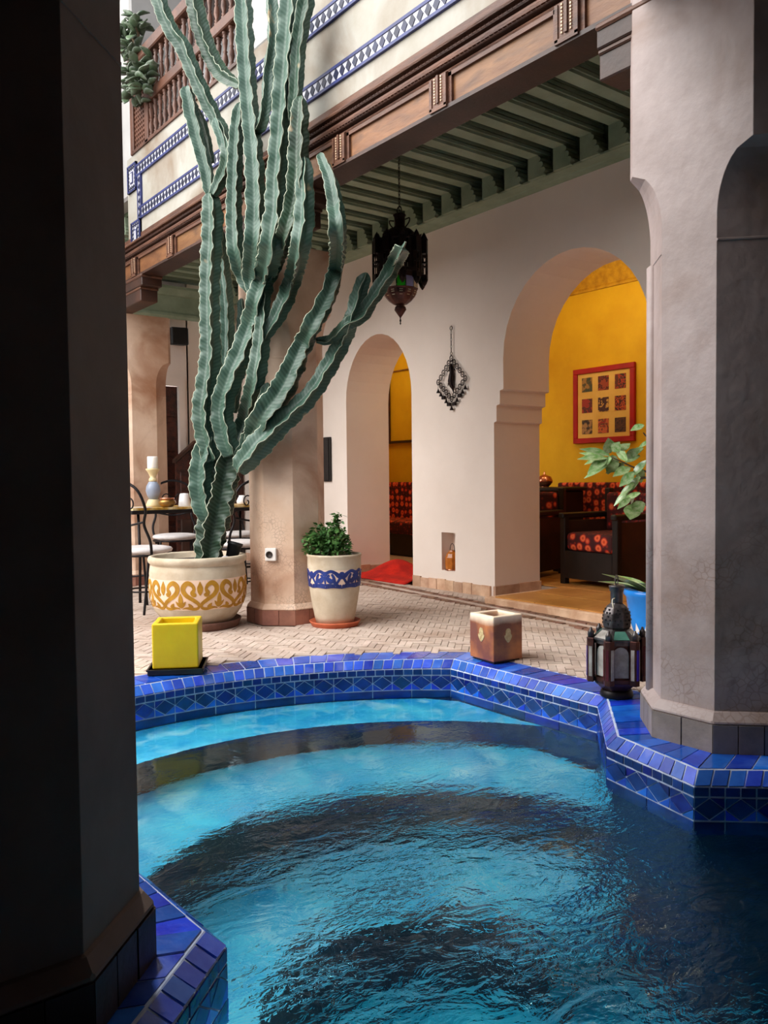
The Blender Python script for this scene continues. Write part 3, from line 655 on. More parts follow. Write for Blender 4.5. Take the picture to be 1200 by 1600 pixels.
# ---------------------------------------------------------------- pillars
def pillar(label, cx, cy, shaft, stone, h=.29, zc=1.84, zt=2.16, ztop=2.6, plinth=.115, pieces=True, ph=.32, c0=.168):
    t = thing('pillar', label, 'pillar', (cx, cy, 0), kind='structure')
    def ring(c, z, s=h):
        return [(-s, -s+c, z), (-s+c, -s, z), (s-c, -s, z), (s, -s+c, z), (s, s-c, z), (s-c, s, z), (-s+c, s, z), (-s, s-c, z)]
    c1 = .035; rings = [ring(c0, plinth+.02), ring(c0, zc-.004)]
    rings += [ring(c0-.004, zc-.004), ring(c0-.004, zc+.004), ring(c0, zc+.004)]
    for i in range(1, 11):
        u = i/10*.999; rings.append(ring(c0-(c0-c1)*(1-math.sqrt(max(0, 1-u*u))), zc+(zt-zc)*(.25+.75*u)))
    rings += [ring(c1, zt+.002), ring(c1, ztop)]
    s = MB().loft(rings).obj('shaft', shaft, t, bevel=.008, seg=2)
    for sx, sy in ((-1, 1), (-1, -1)):      # roll mouldings on the chamfers toward the court
        if sy < 0 or not pieces: continue
        p_ = (sx*(h-c0*.78), sy*(h-c0*.22)); MB().lathe([(.024, plinth+.02), (.024, zc-.01), (.012, zc)], 12, (p_[0], p_[1], 0)).obj('corner_roll', shaft, t)
    P = ring(.2, 0, ph); n8 = 8
    cap = MB().loft([ring(c0+.02, plinth-.012, ph), ring(c0+.02, plinth, ph-.002), ring(c0+.002, plinth+.032, h+.004)]).obj('plinth_cap', shaft, t, bevel=.006)
    core = MB().loft([ring(c0+.02, .0, ph-.012), ring(c0+.02, plinth-.012, ph-.012)]).obj('plinth_core', 'mortar', t)
    R = ring(c0+.02, 0, ph)
    for i in range(8):
        a, b = Vector(R[i]), Vector(R[(i+1) % 8]); L = (b-a).length; k = max(1, round(L/.105)) if pieces else 2
        nr = Vector((b.y-a.y, -(b.x-a.x), 0)).normalized()
        for j in range(k):
            p, q = a+(b-a)*(j/k)+(b-a).normalized()*.002, a+(b-a)*((j+1)/k)-(b-a).normalized()*.002
            w = nr*random.uniform(-.001, .002)
            MB().hexa([tuple(p+w), tuple(q+w), tuple(q-nr*.02), tuple(p-nr*.02)] + [tuple(x+Vector((0, 0, plinth-.012))) for x in (p+w, q+w, q-nr*.02, p-nr*.02)]).obj('plinth_tile', stone, t)
    return t
pillar('large pale tadelakt pillar beside the pool, lantern at its foot', 3.04, 1.775, 'tadelakt_crackle', 'stone_grey', h=.28, ph=.315, ztop=3.6)
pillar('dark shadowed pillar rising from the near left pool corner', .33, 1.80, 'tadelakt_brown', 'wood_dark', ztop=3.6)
pillar('stained tan pillar between the two planters', 3.06, 5.18, 'tadelakt_tan_crackle', 'stone_red', pieces=False, h=.25, ph=.28, c0=.148)
pillar('far plaster pillar behind the candlestick table', 3.04, 8.10, 'tadelakt_tan', 'stone_red', pieces=False)

# ---------------------------------------------------------------- carved beam, brackets
bmroot = thing('beam', 'carved cedar beam with panels over the gallery pillars', 'beam', kind='structure')
BX = 2.79
MB().box(BX+.015, 2.955, 1.5, 8.4, 2.83, 3.20).obj('beam_core', 'wood', bmroot)
def mould(z0, z1, d, m='wood', name='moulding'):
    MB().extrude([(BX+.02, 1.5, z0), (BX-d, 1.5, z0+.006), (BX-d-.004, 1.5, (z0+z1)/2), (BX-d, 1.5, z1-.006), (BX+.02, 1.5, z1)], (0, 6.9, 0)).obj(name, m, bmroot)
mould(3.105, 3.135, .035); mould(3.075, 3.102, .022, 'wood_dark'); mould(3.035, 3.073, .014); mould(3.012, 3.032, .022, 'wood_dark'); mould(2.985, 3.010, .008)
MB().box(BX-.02, 2.955, 1.5, 8.4, 2.812, 2.832).obj('soffit_board', 'wood_dark', bmroot)
rope = MB()
for z in (3.088, 3.022):     # rope carving along the two dark mouldings
    for i in range(230):
        y = 1.9+i*.0285
        rope.add([(BX-.026, y, z-.009), (BX-.034, y+.012, z-.004), (BX-.034, y+.02, z+.004), (BX-.026, y+.024, z+.01), (BX-.02, y+.012, z)], [(0, 1, 2, 3, 4)])
rope.obj('rope_carving', 'wood_dark', bmroot, kind='stuff')
pil = [1.55, 2.35, 3.165, 4.04, 4.85, 5.67, 6.48, 7.29, 8.1]
ppm = None; inm = None
for y in pil:
    if ppm is None:
        mb = MB(); mb.box(BX-.024, BX+.02, -.062, .062, 2.822, 2.99); mb.box(BX-.030, BX+.01, -.062, -.045, 2.83, 2.985); mb.box(BX-.030, BX+.01, .045, .062, 2.83, 2.985); mb.box(BX-.030, BX+.01, -.062, .062, 2.822, 2.842)
        mb.box(BX-.034, BX, -.008, .008, 2.855, 2.99)
        o = mb.obj('pilaster', 'wood', bmroot, (0, y, 0)); ppm = o.data
        ib = MB()
        for s in (-1, 1):
            for k in range(9): ib.cbox((BX-.026, s*.024, 2.862+.0145*k), (.008, .008, .008))
        ii = ib.obj('inlay_studs', 'inlay', o); inm = ii.data
    else:
        o = link('pilaster', ppm, bmroot, (0, y, 0)); link('inlay_studs', inm, o)
for i in range(len(pil)-1):
    a, b = pil[i]+.062, pil[i+1]-.062
    MB().box(BX+.004, BX+.02, a+.02, b-.02, 2.835, 2.975).obj('panel', 'wood_panel', bmroot)
    fr = MB(); fr.box(BX-.012, BX+.02, a, a+.022, 2.832, 2.985); fr.box(BX-.012, BX+.02, b-.022, b, 2.832, 2.985); fr.box(BX-.012, BX+.02, a, b, 2.966, 2.987)
    fr.obj('panel_frame', 'wood', bmroot)
for label, y0, y1 in (('dark carved bracket under the beam at the right pillar', 1.5, 2.20), ('dark carved bracket above the middle tan pillar', 4.42, 5.6), ('dark carved bracket above the far pillar', 7.10, 8.4)):
    t = thing('bracket', label, 'bracket', kind='structure')
    MB().box(BX-.022, 2.955, y0+.012, y1, 2.72, 2.815).obj('bracket_block', 'wood_dark', t, bevel=.006)
    MB().box(BX-.004, 2.945, y0+.09, y1, 2.60, 2.72).obj('bracket_step', 'wood_dark', t, bevel=.006)
    MB().box(BX-.034, 2.96, y0, y1, 2.79, 2.817).obj('bracket_cap', 'wood', t, bevel=.008)
    MB().box(BX-.014, 2.95, y0+.075, y1, 2.70, 2.722).obj('bracket_fillet', 'wood', t, bevel=.006)

# ---------------------------------------------------------------- upper wall with zellige bands
UX = 2.815
wu = thing('wall_upper', 'cream upper wall banded with blue and white zellige', 'wall', kind='structure')
MB().box(UX, 3.05, 1.5, 7.52, 3.13, 3.92).obj('plaster_face', 'wall_cream', wu)
def diamond_mesh(w, h):
    return MB().extrude([(0, -w, 0), (0, 0, h), (0, w, 0), (0, 0, -h)], (.008, 0, 0))
dm = None; nd = 0
def band(y0, y1, zc):
    t = MB().box(UX-.012, UX+.01, y0, y1, zc-.036, zc+.036).obj('tile_band', 'glaze_white', wu)
    for s in (-1, 1): MB().box(UX-.018, UX+.01, y0, y1, zc+s*.044-.009, zc+s*.044+.009).obj('border_tile', 'glaze_border', t)
    k = int((y1-y0)/.064); global dm
    for i in range(k):
        y = y0+(i+.5)*(y1-y0)/k
        if dm is None: o = diamond_mesh(.027, .0355).obj('diamond_tile', 'glaze_navy', t); dm = o.data
        else: o = link('diamond_tile', dm, t)
        o.location = (UX-.0165, y, zc)
band(1.9, 7.22, 3.372); band(1.9, 7.28, 3.75)
def knot(y0, y1, z0, z1):
    t = MB().box(UX-.014, UX+.01, y0, y1, z0, z1).obj('tile_knot', 'glaze_white', wu)
    e = .016
    for a in ((y0, y0+e, z0, z1), (y1-e, y1, z0, z1), (y0, y1, z0, z0+e), (y0, y1, z1-e, z1)): MB().box(UX-.02, UX+.01, *a).obj('border_tile', 'glaze_border', t)
    cy, cz = (y0+y1)/2, (z0+z1)/2
    MB().box(UX-.02, UX+.01, cy-.03, cy+.03, cz-.05, cz+.05).obj('centre_tile', 'glaze_border', t)
    MB().box(UX-.023, UX+.01, cy-.02, cy+.02, cz-.04, cz+.04).obj('centre_tile', 'glaze_white', t)
    for iy in range(5):
        for iz in range(6):
            y = y0+.03+(y1-y0-.06)*iy/4; z = z0+.035+(z1-z0-.07)*iz/5
            if abs(y-cy) < .04 and abs(z-cz) < .06: continue
            o = link('diamond_tile', dm, t, (UX-.0185, y, z)); o.scale = (1, .62, .55)
knot(7.27, 7.48, 3.60, 3.84); knot(7.20, 7.42, 3.075, 3.325)
vt = MB().box(UX-.014, UX+.01, 7.17, 7.245, 3.32, 3.71).obj('tile_band', 'glaze_white', wu)
for a in ((7.165, 7.18), (7.235, 7.25)): MB().box(UX-.019, UX+.01, a[0], a[1], 3.32, 3.71).obj('border_tile', 'glaze_border', vt)
for i in range(6): o = link('diamond_tile', dm, vt, (UX-.0165, 7.207, 3.35+.062*i)); o.scale = (1, .9, .9)
# upper storey: corner column, middle column, rear wall, roof slab
MB_u = MB().box(2.83, 3.3, 4.72, 5.3, 3.92, 6.2)
tag(MB_u.obj('pillar', 'wall_grey', bevel=.03), 'grey white upper column behind the cactus top', 'pillar', kind='structure')
tag(MB().box(2.83, 3.4, 7.42, 8.6, 3.6, 6.2).obj('pillar', 'wall_grey', bevel=.02), 'grey white corner column beside the balcony plants', 'pillar', kind='structure')
tag(MB().box(4.6, 4.8, 1.5, 10, 3.6, 6.2).obj('wall_loft', 'wall_grey'), 'grey rear wall of the upper gallery behind balusters', 'wall', kind='structure')
tag(MB().box(3.0, 4.8, 1.5, 10, 3.6, 3.66).obj('floor', 'mortar'), 'upper gallery floor behind the wooden balustrade', 'floor', kind='structure')
tag(MB().box(0.4, 3.1, 8.2, 8.4, 3.55, 5.2).obj('wall_far', 'wall_grey'), 'pale upper wall at the far end of the court', 'wall', kind='structure')

# ---------------------------------------------------------------- balustrade
ba = thing('balustrade', 'turned wooden balustrade on the upper gallery', 'balustrade')
X0, X1 = 2.80, 2.87
for y in (7.36, 7.02): MB().box(X0, X1, y-.035, y+.035, 3.92, 4.68).obj('post', 'wood_rail', ba, bevel=.006)
MB().box(X0-.015, X1+.015, 5.3, 7.40, 4.65, 4.75).obj('top_rail', 'wood_rail', ba, bevel=.01)
MB().box(X0, X1, 5.3, 7.0, 4.25, 4.335).obj('middle_rail', 'wood_rail', ba, bevel=.008)
MB().box(X0, X1, 5.3, 7.34, 3.92, 3.945).obj('bottom_rail', 'wood_rail', ba)
MB().box(X0, X1, 7.04, 7.34, 4.40, 4.46).obj('lattice_rail', 'wood_rail', ba)
lt = MB()       # pierced lattice panel
for i in range(8): lt.box(X0+.02, X0+.04, 7.05+.04*i, 7.05+.04*i+.018, 3.94, 4.40)
for i in range(12): lt.box(X0+.018, X0+.038, 7.05, 7.34, 3.95+.04*i, 3.95+.04*i+.018)
lt.obj('lattice_panel', 'wood_rail', ba)
def baluster(z0, z1):
    H = z1-z0; pr = [(.022, 0), (.022, .08), (.012, .10), (.02, .14), (.012, .18), (.024, .3), (.02, .42), (.011, .5), (.018, .53), (.011, .56), (.018, .70), (.022, .80), (.012, .86), (.02, .89), (.012, .92), (.022, .94), (.022, 1)]
    return MB().lathe([(r, z0+t*H) for r, t in pr], 8, smooth=True)
bl = bu = None
for i in range(17):
    y = 5.38+.1*i
    o = baluster(3.945, 4.25).obj('baluster', 'wood_rail', ba) if bl is None else link('baluster', bl, ba); bl = o.data
    o.location = ((X0+X1)/2, y, 0)
for i in range(15):
    y = 5.36+.115*i
    o = baluster(4.335, 4.65).obj('baluster', 'wood_rail', ba) if bu is None else link('baluster', bu, ba); bu = o.data
    o.location = ((X0+X1)/2, y, 0)

# ---------------------------------------------------------------- balcony jade plants
def leaf_mesh(L, w, fold=.15, bend=.2, thick=.0):
    rows = 6; vs = []; fs = []
    for i in range(rows+1):
        t = i/rows; ww = w*math.sin(PI*min(1, t*.92+.06))**.8*(1-t**4*.6); z = -bend*L*t*t
        vs += [(L*t, -ww, z+fold*ww), (L*t, 0, z), (L*t, ww, z+fold*ww)]
    for i in range(rows):
        for j in range(2): fs.append((i*3+j, (i+1)*3+j, (i+1)*3+j+1, i*3+j+1))
    return vs, fs
jl = None
def jade(label, centre, rad, nl, stems, root):
    global jl
    t = thing('jade_plant', label, 'plant', root)
    st = MB()
    tips = []
    for s in range(stems):
        c = Vector(centre)+Vector((random.uniform(-.5, .3)*rad[0], random.uniform(-1, 1)*rad[1], random.uniform(-1, 1)*rad[2]))
        st.tube([Vector((0, 0, 0)), (c-Vector(root))*.5+Vector((0, 0, .05)), c-Vector(root)], [.012, .009, .006], 6); tips.append(c-Vector(root))
    st.obj('stem', 'stem_brown', t)
    for i in range(nl):
        if jl is None:
            vs, fs = leaf_mesh(.11, .04, .3, .15); o = MB().add(vs, fs, 0, True).obj('leaf', 'leaf_jade', t); md = o.modifiers.new('solid', 'SOLIDIFY'); md.thickness = .008; jl = o.data
        else:
            o = link('leaf', jl, t); md = o.modifiers.new('solid', 'SOLIDIFY'); md.thickness = .008
        tp = random.choice(tips)
        o.location = tp+Vector((random.gauss(0, .03), random.gauss(0, .05), random.gauss(0, .04)))
        o.rotation_euler = (random.uniform(-.5, .5), random.uniform(-1.2, .6), random.uniform(0, 2*PI)); s = random.uniform(.75, 1.25); o.scale = (s, s, s)
    return t
jade('bushy jade plant perched on the balustrade top rail', (2.76, 7.16, 4.86), (.08, .32, .16), 84, 10, (2.84, 7.2, 4.75))
jade('jade plant spilling out through the balustrade lattice', (2.72, 7.06, 4.42), (.06, .32, .12), 60, 9, (2.86, 7.1, 4.46))

# ---------------------------------------------------------------- door, screen, speaker, socket
dr = thing('door_1', 'dark carved wooden door in the far wall', 'door', kind='structure')
MB().box(3.88, 4.16, 9.62, 9.68, 0, 2.15).obj('door_leaf', 'door_wood', dr)
for i in range(5): MB().box(3.90, 4.14, 9.60, 9.63, .1+.42*i, .46+.42*i).obj('door_panel', 'door_wood', dr, bevel=.01)
MB().box(3.86, 3.885, 9.56, 9.7, 0, 2.17).obj('door_jamb', 'black_wood', dr)
ds = MB(); ds.box(4.165, 4.24, 9.57, 9.62, 0, 2.26); ds.box(3.8, 4.165, 9.57, 9.62, 2.16, 2.26)
ds.obj('door_surround', 'wall_white', dr)
sc = thing('stair_screen', 'dark carved wooden screen with a sloped top', 'screen')
MB().extrude([(4.02, 9.36, 0), (4.02, 9.36, 1.22), (4.28, 9.36, 1.44), (4.9, 9.36, 1.46), (4.9, 9.36, 0)], (0, .05, 0)).obj('screen_panel', 'door_wood', sc)
MB().extrude([(4.0, 9.34, 1.22), (4.28, 9.34, 1.455), (4.9, 9.34, 1.475), (4.9, 9.34, 1.51), (4.27, 9.34, 1.49), (4.0, 9.34, 1.26)], (0, .09, 0)).obj('cap_rail', 'wood_dark', sc)
for i in range(5): MB().box(4.06+.17*i, 4.2+.17*i, 9.345, 9.37, .12, .55).obj('carved_panel', 'wood_dark', sc, bevel=.012)
for i in range(5): MB().box(4.06+.17*i, 4.2+.17*i, 9.345, 9.37, .62, 1.12).obj('carved_panel', 'door_wood', sc, bevel=.012)
sp = thing('wall_speaker', 'small black loudspeaker high on the far wall', 'speaker', (4.13, 9.5, 2.74))
MB().hexa([(-.10, -.06, -.11), (.10, -.10, -.11), (.10, .06, -.10), (-.10, .06, -.10), (-.10, -.05, .10), (.10, -.09, .10), (.10, .05, .10), (-.10, .05, .10)]).obj('cabinet', 'speaker', sp, bevel=.012)
MB().hexa([(-.085, -.071, -.09), (.085, -.106, -.09), (.085, -.09, -.09), (-.085, -.05, -.09), (-.085, -.064, .085), (.085, -.099, .085), (.085, -.08, .085), (-.085, -.04, .085)]).obj('grille', 'tray_black', sp)
MB().box(-.03, .03, .05, .1, -.05, .05).obj('wall_mount', 'iron', sp)
so2 = thing('wall_socket', 'white electric socket with dark patch on the tan pillar', 'socket', (2.842, 5.038, .49), math.radians(-45))
MB().box(-.04, .04, -.022, .012, -.045, .045).obj('faceplate', 'socket', so2, bevel=.008, seg=2)
MB().lathe([(.024, 0), (.024, .004), (.018, .004), (.018, .001)], 16).obj('socket_well', 'socket_dark', so2).matrix_local = Matrix.Translation((-.008, -.0225, 0)) @ Matrix.Rotation(PI/2, 4, 'X')
nb_ = thing('wall_board', 'thin black board hung on the white wall behind tan pillar', 'board', (4.9, 7.52, 1.22))
MB().box(-.012, .012, -.135, .135, -.235, .235).obj('board_panel', 'black_wood', nb_, bevel=.003)
MB().box(-.018, .0, -.12, .12, -.22, .22).obj('board_face', 'tray_black', nb_)

# ---------------------------------------------------------------- wall ornament
orn = thing('wall_ornament', 'dark metal diamond of rings and bells with lizard', 'ornament', (4.895, 5.455, 1.98))
def oval(mb, y, z, ry, rz_, r): mb.tube([(0, y+ry*math.cos(a), z+rz_*math.sin(a)) for a in [2*PI*i/12 for i in range(12)]], r, 5, closed=True)
mb = MB(); oval(mb, 0, .33, .014, .018, .0035)
for i in range(6): oval(mb, 0, .29-.03*i, .004 if i % 2 else .008, .018, .0022)
oval(mb, 0, .11, .011, .015, .003); mb.obj('hanging_chain', 'iron_rust', orn)
orm = None
spots = [(0, .062)]
for s in (-1, 1):
    for k in range(1, 6): spots.append((s*.0225*k, .062-.037*k))
    for k in range(1, 5): spots.append((s*(.1125-.0225*k), -.123-.030*k))
spots.append((0, -.285)); spots.append((0, .02))
spots = [(0, .07)] + [(s*.0235*k, .07-.0385*k) for s in (-1, 1) for k in range(1, 6)] + [(s*(.1175-.0235*k), -.1225-.0325*k) for s in (-1, 1) for k in range(1, 5)] + [(0, -.285), (0, .025)]
for y, z in spots:
    if orm is None:
        m_ = MB(); oval(m_, 0, 0, .019, .024, .0042); m_.tube([(0, 0, .022), (0, 0, .006)], .002, 5); m_.ball((0, 0, -.004), .006, 6); o = m_.obj('ring_link', 'iron_rust', orn); orm = o.data
    else: o = link('ring_link', orm, orn)
    o.location = (0, y*1.5, z)
bells = [(s*.0235*k, -.1475-.0325*(5-k)) for s in (-1, 1) for k in range(1, 6)] + [(0, -.312)]
for i, (y, z) in enumerate(bells):
    k = round(abs(y)/.0235); m_ = MB(); m_.tube([(0, 0, .03), (0, 0, -.035)], .0018, 5); m_.ball((0, 0, 0), .004, 6)
    if k % 2 == 0 or k == 5: m_.lathe([(.003, -.034), (.007, -.044), (.019, -.070)], 8)
    else: m_.cbox((0, 0, -.052), (.02, .036, .030))
    m_.obj('bell', 'iron_rust', orn, (0, y*1.5, z))
lz = MB(); lz.tube([(0, y*1.6, z) for y, z in ((.0, .02), (.004, -.01), (-.002, -.05), (.0, -.09), (.004, -.13), (.0, -.17), (-.012, -.2), (-.016, -.23))], [.006, .021, .018, .026, .028, .019, .010, .003], 8)
for a, b, c in (((.01, -.045), (.04, -.03), (.05, -.045)), ((-.01, -.045), (-.035, -.025), (-.05, -.04)), ((.012, -.15), (.04, -.14), (.045, -.17)), ((-.012, -.15), (-.03, -.16), (-.035, -.19))): lz.tube([(0, *a), (0, *b), (0, *c)], [.007, .005, .004], 6)
lz.obj('lizard_figure', 'iron_rust', orn)

# ---------------------------------------------------------------- niche and its lantern jar
nl_ = thing('niche_lantern', 'small amber glass lantern standing in the wall niche', 'lantern', (4.975, 5.548, .18))
MB().lathe([(.05, 0), (.06, .012), (.064, .05), (.064, .115), (.05, .15), (.034, .165), (.03, .18)], 8, smooth=False).obj('glass_body', 'amber', nl_)
MB().tube([(0, -.03, .15)]+[(0, .032*math.cos(a), .17+.07*math.sin(a)) for a in [PI*i/8 for i in range(8, -1, -1)]], .003, 6).obj('wire_handle', 'iron', nl_)
MB().lathe([(.066, 0), (.066, .012), (.058, .014)], 8).obj('base_ring', 'copper', nl_)

# ---------------------------------------------------------------- red rug in the narrow arch
rg = MB(); NX, NY = 26, 26; vs = []; fs = []
for i in range(NX+1):
    for j in range(NY+1):
        x = 4.86+1.0*i/NX; y = 6.10+.96*j/NY
        h = .02+.15*math.exp(-((x-5.25)/.22)**2-((y-6.72)/.2)**2)+.08*math.exp(-((x-5.5)/.2)**2-((y-6.3)/.25)**2)+.02*mn.noise((x*5, y*5, 0))
        if x < 4.95: h *= max(0.2, (x-4.86)/.09)
        vs.append((x+.02*mn.noise((x*4, y*4, 3)), y+.02*mn.noise((x*4, y*4, 9)), h+.012))
for i in range(NX):
    for j in range(NY): fs.append((i*(NY+1)+j, (i+1)*(NY+1)+j, (i+1)*(NY+1)+j+1, i*(NY+1)+j+1))
rug = rg.add(vs, fs, 0, True).obj('rug', 'red_cloth'); md = rug.modifiers.new('solid', 'SOLIDIFY'); md.thickness = .012
tag(rug, 'rumpled red rug on the narrow arch threshold', 'rug')

# ---------------------------------------------------------------- salon furnishing
pf = thing('framed_picture', 'red framed picture of nine small prints on yellow wall', 'picture', (7.19, 5.61, 1.765))
hw, hh, fwid = .395, .40, .055
MB().box(-.012, .005, -hw+.03, hw-.03, -hh+.03, hh-.03).obj('mat_board', 'mat_board', pf)
for a in ((-hw, hw, hh-fwid, hh), (-hw, hw, -hh, -hh+fwid), (-hw, -hw+fwid, -hh+fwid, hh-fwid), (hw-fwid, hw, -hh+fwid, hh-fwid)): MB().box(-.032, .005, *a).obj('frame_bar', 'red_frame', pf, bevel=.004)
pals = [((58, 62, 40), (80, 70, 34), (150, 110, 50)), ((110, 34, 20), (70, 20, 16), (150, 60, 30)), ((60, 26, 20), (170, 54, 20), (90, 40, 24)), ((96, 26, 18), (60, 40, 22), (150, 40, 24)), ((70, 28, 22), (52, 22, 20), (200, 150, 70)),
        ((80, 20, 14), (190, 80, 24), (50, 16, 14)), ((44, 26, 20), (90, 70, 40), (160, 120, 70)), ((150, 34, 14), (80, 60, 26), (190, 90, 40)), ((70, 36, 24), (96, 56, 30), (50, 26, 20))]
for r_ in range(3):
    for c_ in range(3):
        MB().box(-.016, .0, .215-.215*c_-.068, .215-.215*c_+.068, .225-.225*r_-.075, .225-.225*r_+.075).obj('print', print_mat('print_%d' % (r_*3+c_), pals[r_*3+c_], 16+r_*5+c_*4), pf)
bq = thing('banquette', 'long red floral banquette along the salon back wall', 'sofa', (7.18, 4.4, .06))
MB().box(-.17, 0, -1.9, 1.70, .36, .885).obj('backrest', 'floral', bq, bevel=.02, seg=2)
for i in range(3): MB().box(-.85, -.17, -1.9+1.03*i, -.88+1.03*i, .28, .44).obj('seat_cushion', 'floral', bq, bevel=.04, seg=3)
MB().box(-.82, 0, -1.9, 1.19, 0, .28).obj('base', 'black_wood', bq)
bq2 = thing('banquette', 'red floral banquette seen through the narrow arch', 'sofa', (7.18, 8.6, .06))
MB().box(-.17, 0, -.9, .9, .36, .90).obj('backrest', 'floral', bq2, bevel=.02, seg=2)
MB().box(-.85, -.17, -.9, .9, .26, .42).obj('seat_cushion', 'floral', bq2, bevel=.04, seg=3)
MB().box(-.82, 0, -.9, .9, 0, .26).obj('base', 'black_wood', bq2)
MB().box(-.9, -.6, .45, .6, .0, .62).obj('arm_post', 'black_wood', bq2, bevel=.02)
fm = thing('wall_recess_frame', 'dark red frame strip and ledge on the yellow wall', 'frame', (7.19, 9.1, 1.52))
MB().box(-.03, .0, .20, .27, 0, .96).obj('side_strip', 'door_wood', fm)
MB().box(-.05, .0, -.55, .27, -.02, .012).obj('ledge', 'wood_dark', fm)
MB().box(-.02, .0, -.55, .27, .97, .985).obj('top_strip', 'wood_panel', fm)
cb = thing('cabinet', 'black sideboard below the copper lamp in the salon', 'cabinet', (6.72, 6.02, .06))
MB().box(-.2, .2, -.36, .36, .05, .80).obj('body', 'black_wood', cb, bevel=.01)
MB().box(-.23, .22, -.39, .39, .80, .84).obj('top', 'black_wood', cb, bevel=.01)
for y0 in (-.34, .01): MB().box(-.215, -.195, y0, y0+.33, .1, .76).obj('door', 'wood_dark', cb, bevel=.006)
cl_ = thing('copper_lamp', 'round copper lamp on the black sideboard', 'lamp', (6.66, 5.97, .90))
MB().lathe([(.03, 0), (.05, .008), (.085, .05), (.088, .07), (.07, .11), (.03, .125), (.012, .135), (.008, .16), (.002, .165)], 20).obj('globe', 'copper', cl_)
MB().lathe([(.045, -.002), (.048, .008), (.03, .012)], 20).obj('foot', 'copper', cl_)
def armchair(label, loc, rz):
    t = thing('armchair', label, 'armchair', loc, rz, 'dark wooden salon armchairs')
    for x in (-.3, .3):
        for y in (-.28, .28): MB().box(x-.03, x+.03, y-.03, y+.03, 0, .62 if y < 0 else .84).obj('post', 'black_wood', t, bevel=.006)
        MB().box(x-.03, x+.03, -.33, .31, .58, .63).obj('armrest', 'black_wood', t, bevel=.01)
        MB().box(x-.012, x+.012, -.26, .26, .06, .56).obj('side_panel', 'wood_dark', t)
    MB().box(-.27, .27, -.3, .25, .30, .46).obj('seat_cushion', 'floral', t, bevel=.04, seg=3)
    MB().box(-.27, .27, .2, .27, .46, .80).obj('back_cushion', 'floral', t, bevel=.025, seg=2)
    MB().box(-.27, .27, -.31, -.27, .06, .30).obj('front_rail', 'black_wood', t)
    return t
armchair('dark wooden armchair with red floral seat before the sideboard', (5.93, 5.62, .06), math.radians(-75))
armchair('dark wooden armchair half hidden by the leafy plant', (5.95, 4.55, .06), math.radians(-95))

# ---------------------------------------------------------------- bistro table and chairs
tb = thing('bistro_table', 'iron rimmed mosaic table set behind the cactus', 'table', (3.1, 6.88, 0))
MB().box(-.64, .64, -.27, .27, .765, .785).obj('tabletop', 'mosaic', tb)
MB().box(-.66, .66, -.29, .29, .735, .766).obj('rim', 'iron', tb, bevel=.006)
for x in (-.58, .58):
    for y in (-.22, .22): MB().tube([(x, y, .74), (x*.97, y*.9, .4), (x, y, 0)], .012, 8).obj('leg', 'iron', tb)
MB().tube([(-.56, 0, .2), (.56, 0, .2)], .008, 6).obj('stretcher', 'iron', tb)
def chair(label, loc, rz):
    t = thing('bistro_chair', label, 'chair', loc, rz, 'wrought iron bistro chairs round the table')
    R = .2
    MB().tube([(R*math.cos(a), R*math.sin(a), .44) for a in [2*PI*i/20 for i in range(20)]], .010, 6, closed=True).obj('seat_ring', 'iron', t)
    MB().lathe([(.02, .447), (.17, .448), (.205, .46), (.212, .475), (.2, .49), (.15, .50), (.02, .497)], 24).obj('cushion', 'cushion', t)
    for s in (-1, 1):
        MB().tube(cr([(s*.14, .14, .44), (s*.15, .17, .25), (s*.16, .2, 0)]), .010, 7).obj('leg', 'iron', t)
        MB().tube(cr([(s*.15, -.13, .44), (s*.16, -.17, .25), (s*.17, -.22, 0)]), .010, 7).obj('leg', 'iron', t)
    bk = [(-.17, -.12, .40), (-.20, -.17, .55), (-.17, -.20, .68), (-.21, -.23, .80), (-.16, -.27, .95), (0, -.29, 1.01), (.16, -.27, .95), (.21, -.23, .80), (.17, -.20, .68), (.20, -.17, .55), (.17, -.12, .40)]
    MB().tube(cr(bk), .011, 7).obj('back_hoop', 'iron', t)
    MB().tube(cr([(-.175, -.2, .70), (0, -.215, .67), (.175, -.2, .70)]), .009, 6).obj('back_rail', 'iron', t)
    sc_ = MB()
    for s in (-1, 1): sc_.tube([(s*(.07-.05*math.cos(a)*(1-a/9)), -.235-.02*math.sin(a)*0, .83+.06*math.sin(a)*(1-a/9)) for a in [i*.5 for i in range(16)]], .006, 5)
    sc_.obj('back_scroll', 'iron', t)
    MB().tube([(.14*math.cos(a), .14*math.sin(a)-.01, .16) for a in [2*PI*i/18 for i in range(18)]], .007, 5, closed=True).obj('foot_ring', 'iron', t)
    return t
c0 = chair('iron chair with white cushion nearest the dark left pillar', (2.42, 6.27, 0), math.radians(-62))
dup(c0, (3.22, 7.56, 0), math.radians(160), 'iron chair with white cushion behind the table by candlestick')
dup(c0, (3.26, 6.34, 0), math.radians(8), 'iron chair half hidden between cactus and tan pillar')
dup(c0, (3.86, 7.42, 0), math.radians(200), 'iron chair behind the table beside the white cup')
TZ = .785
cs = thing('candlestick', 'turned grey and cream candlestick on the table', 'candlestick', (2.72, 6.83, TZ))
MB().lathe([(.062, 0), (.062, .02), (.05, .05), (.04, .065)], 20).obj('foot', 'stick_cream', cs)
MB().lathe([(.035, .065), (.052, .10), (.062, .14), (.055, .18), (.034, .215)], 20).obj('bulb', 'stick_grey', cs)
MB().lathe([(.028, .215), (.036, .225), (.03, .245), (.022, .25), (.03, .27), (.045, .30), (.058, .315), (.058, .325), (.03, .327)], 20).obj('cup', 'stick_cream', cs)
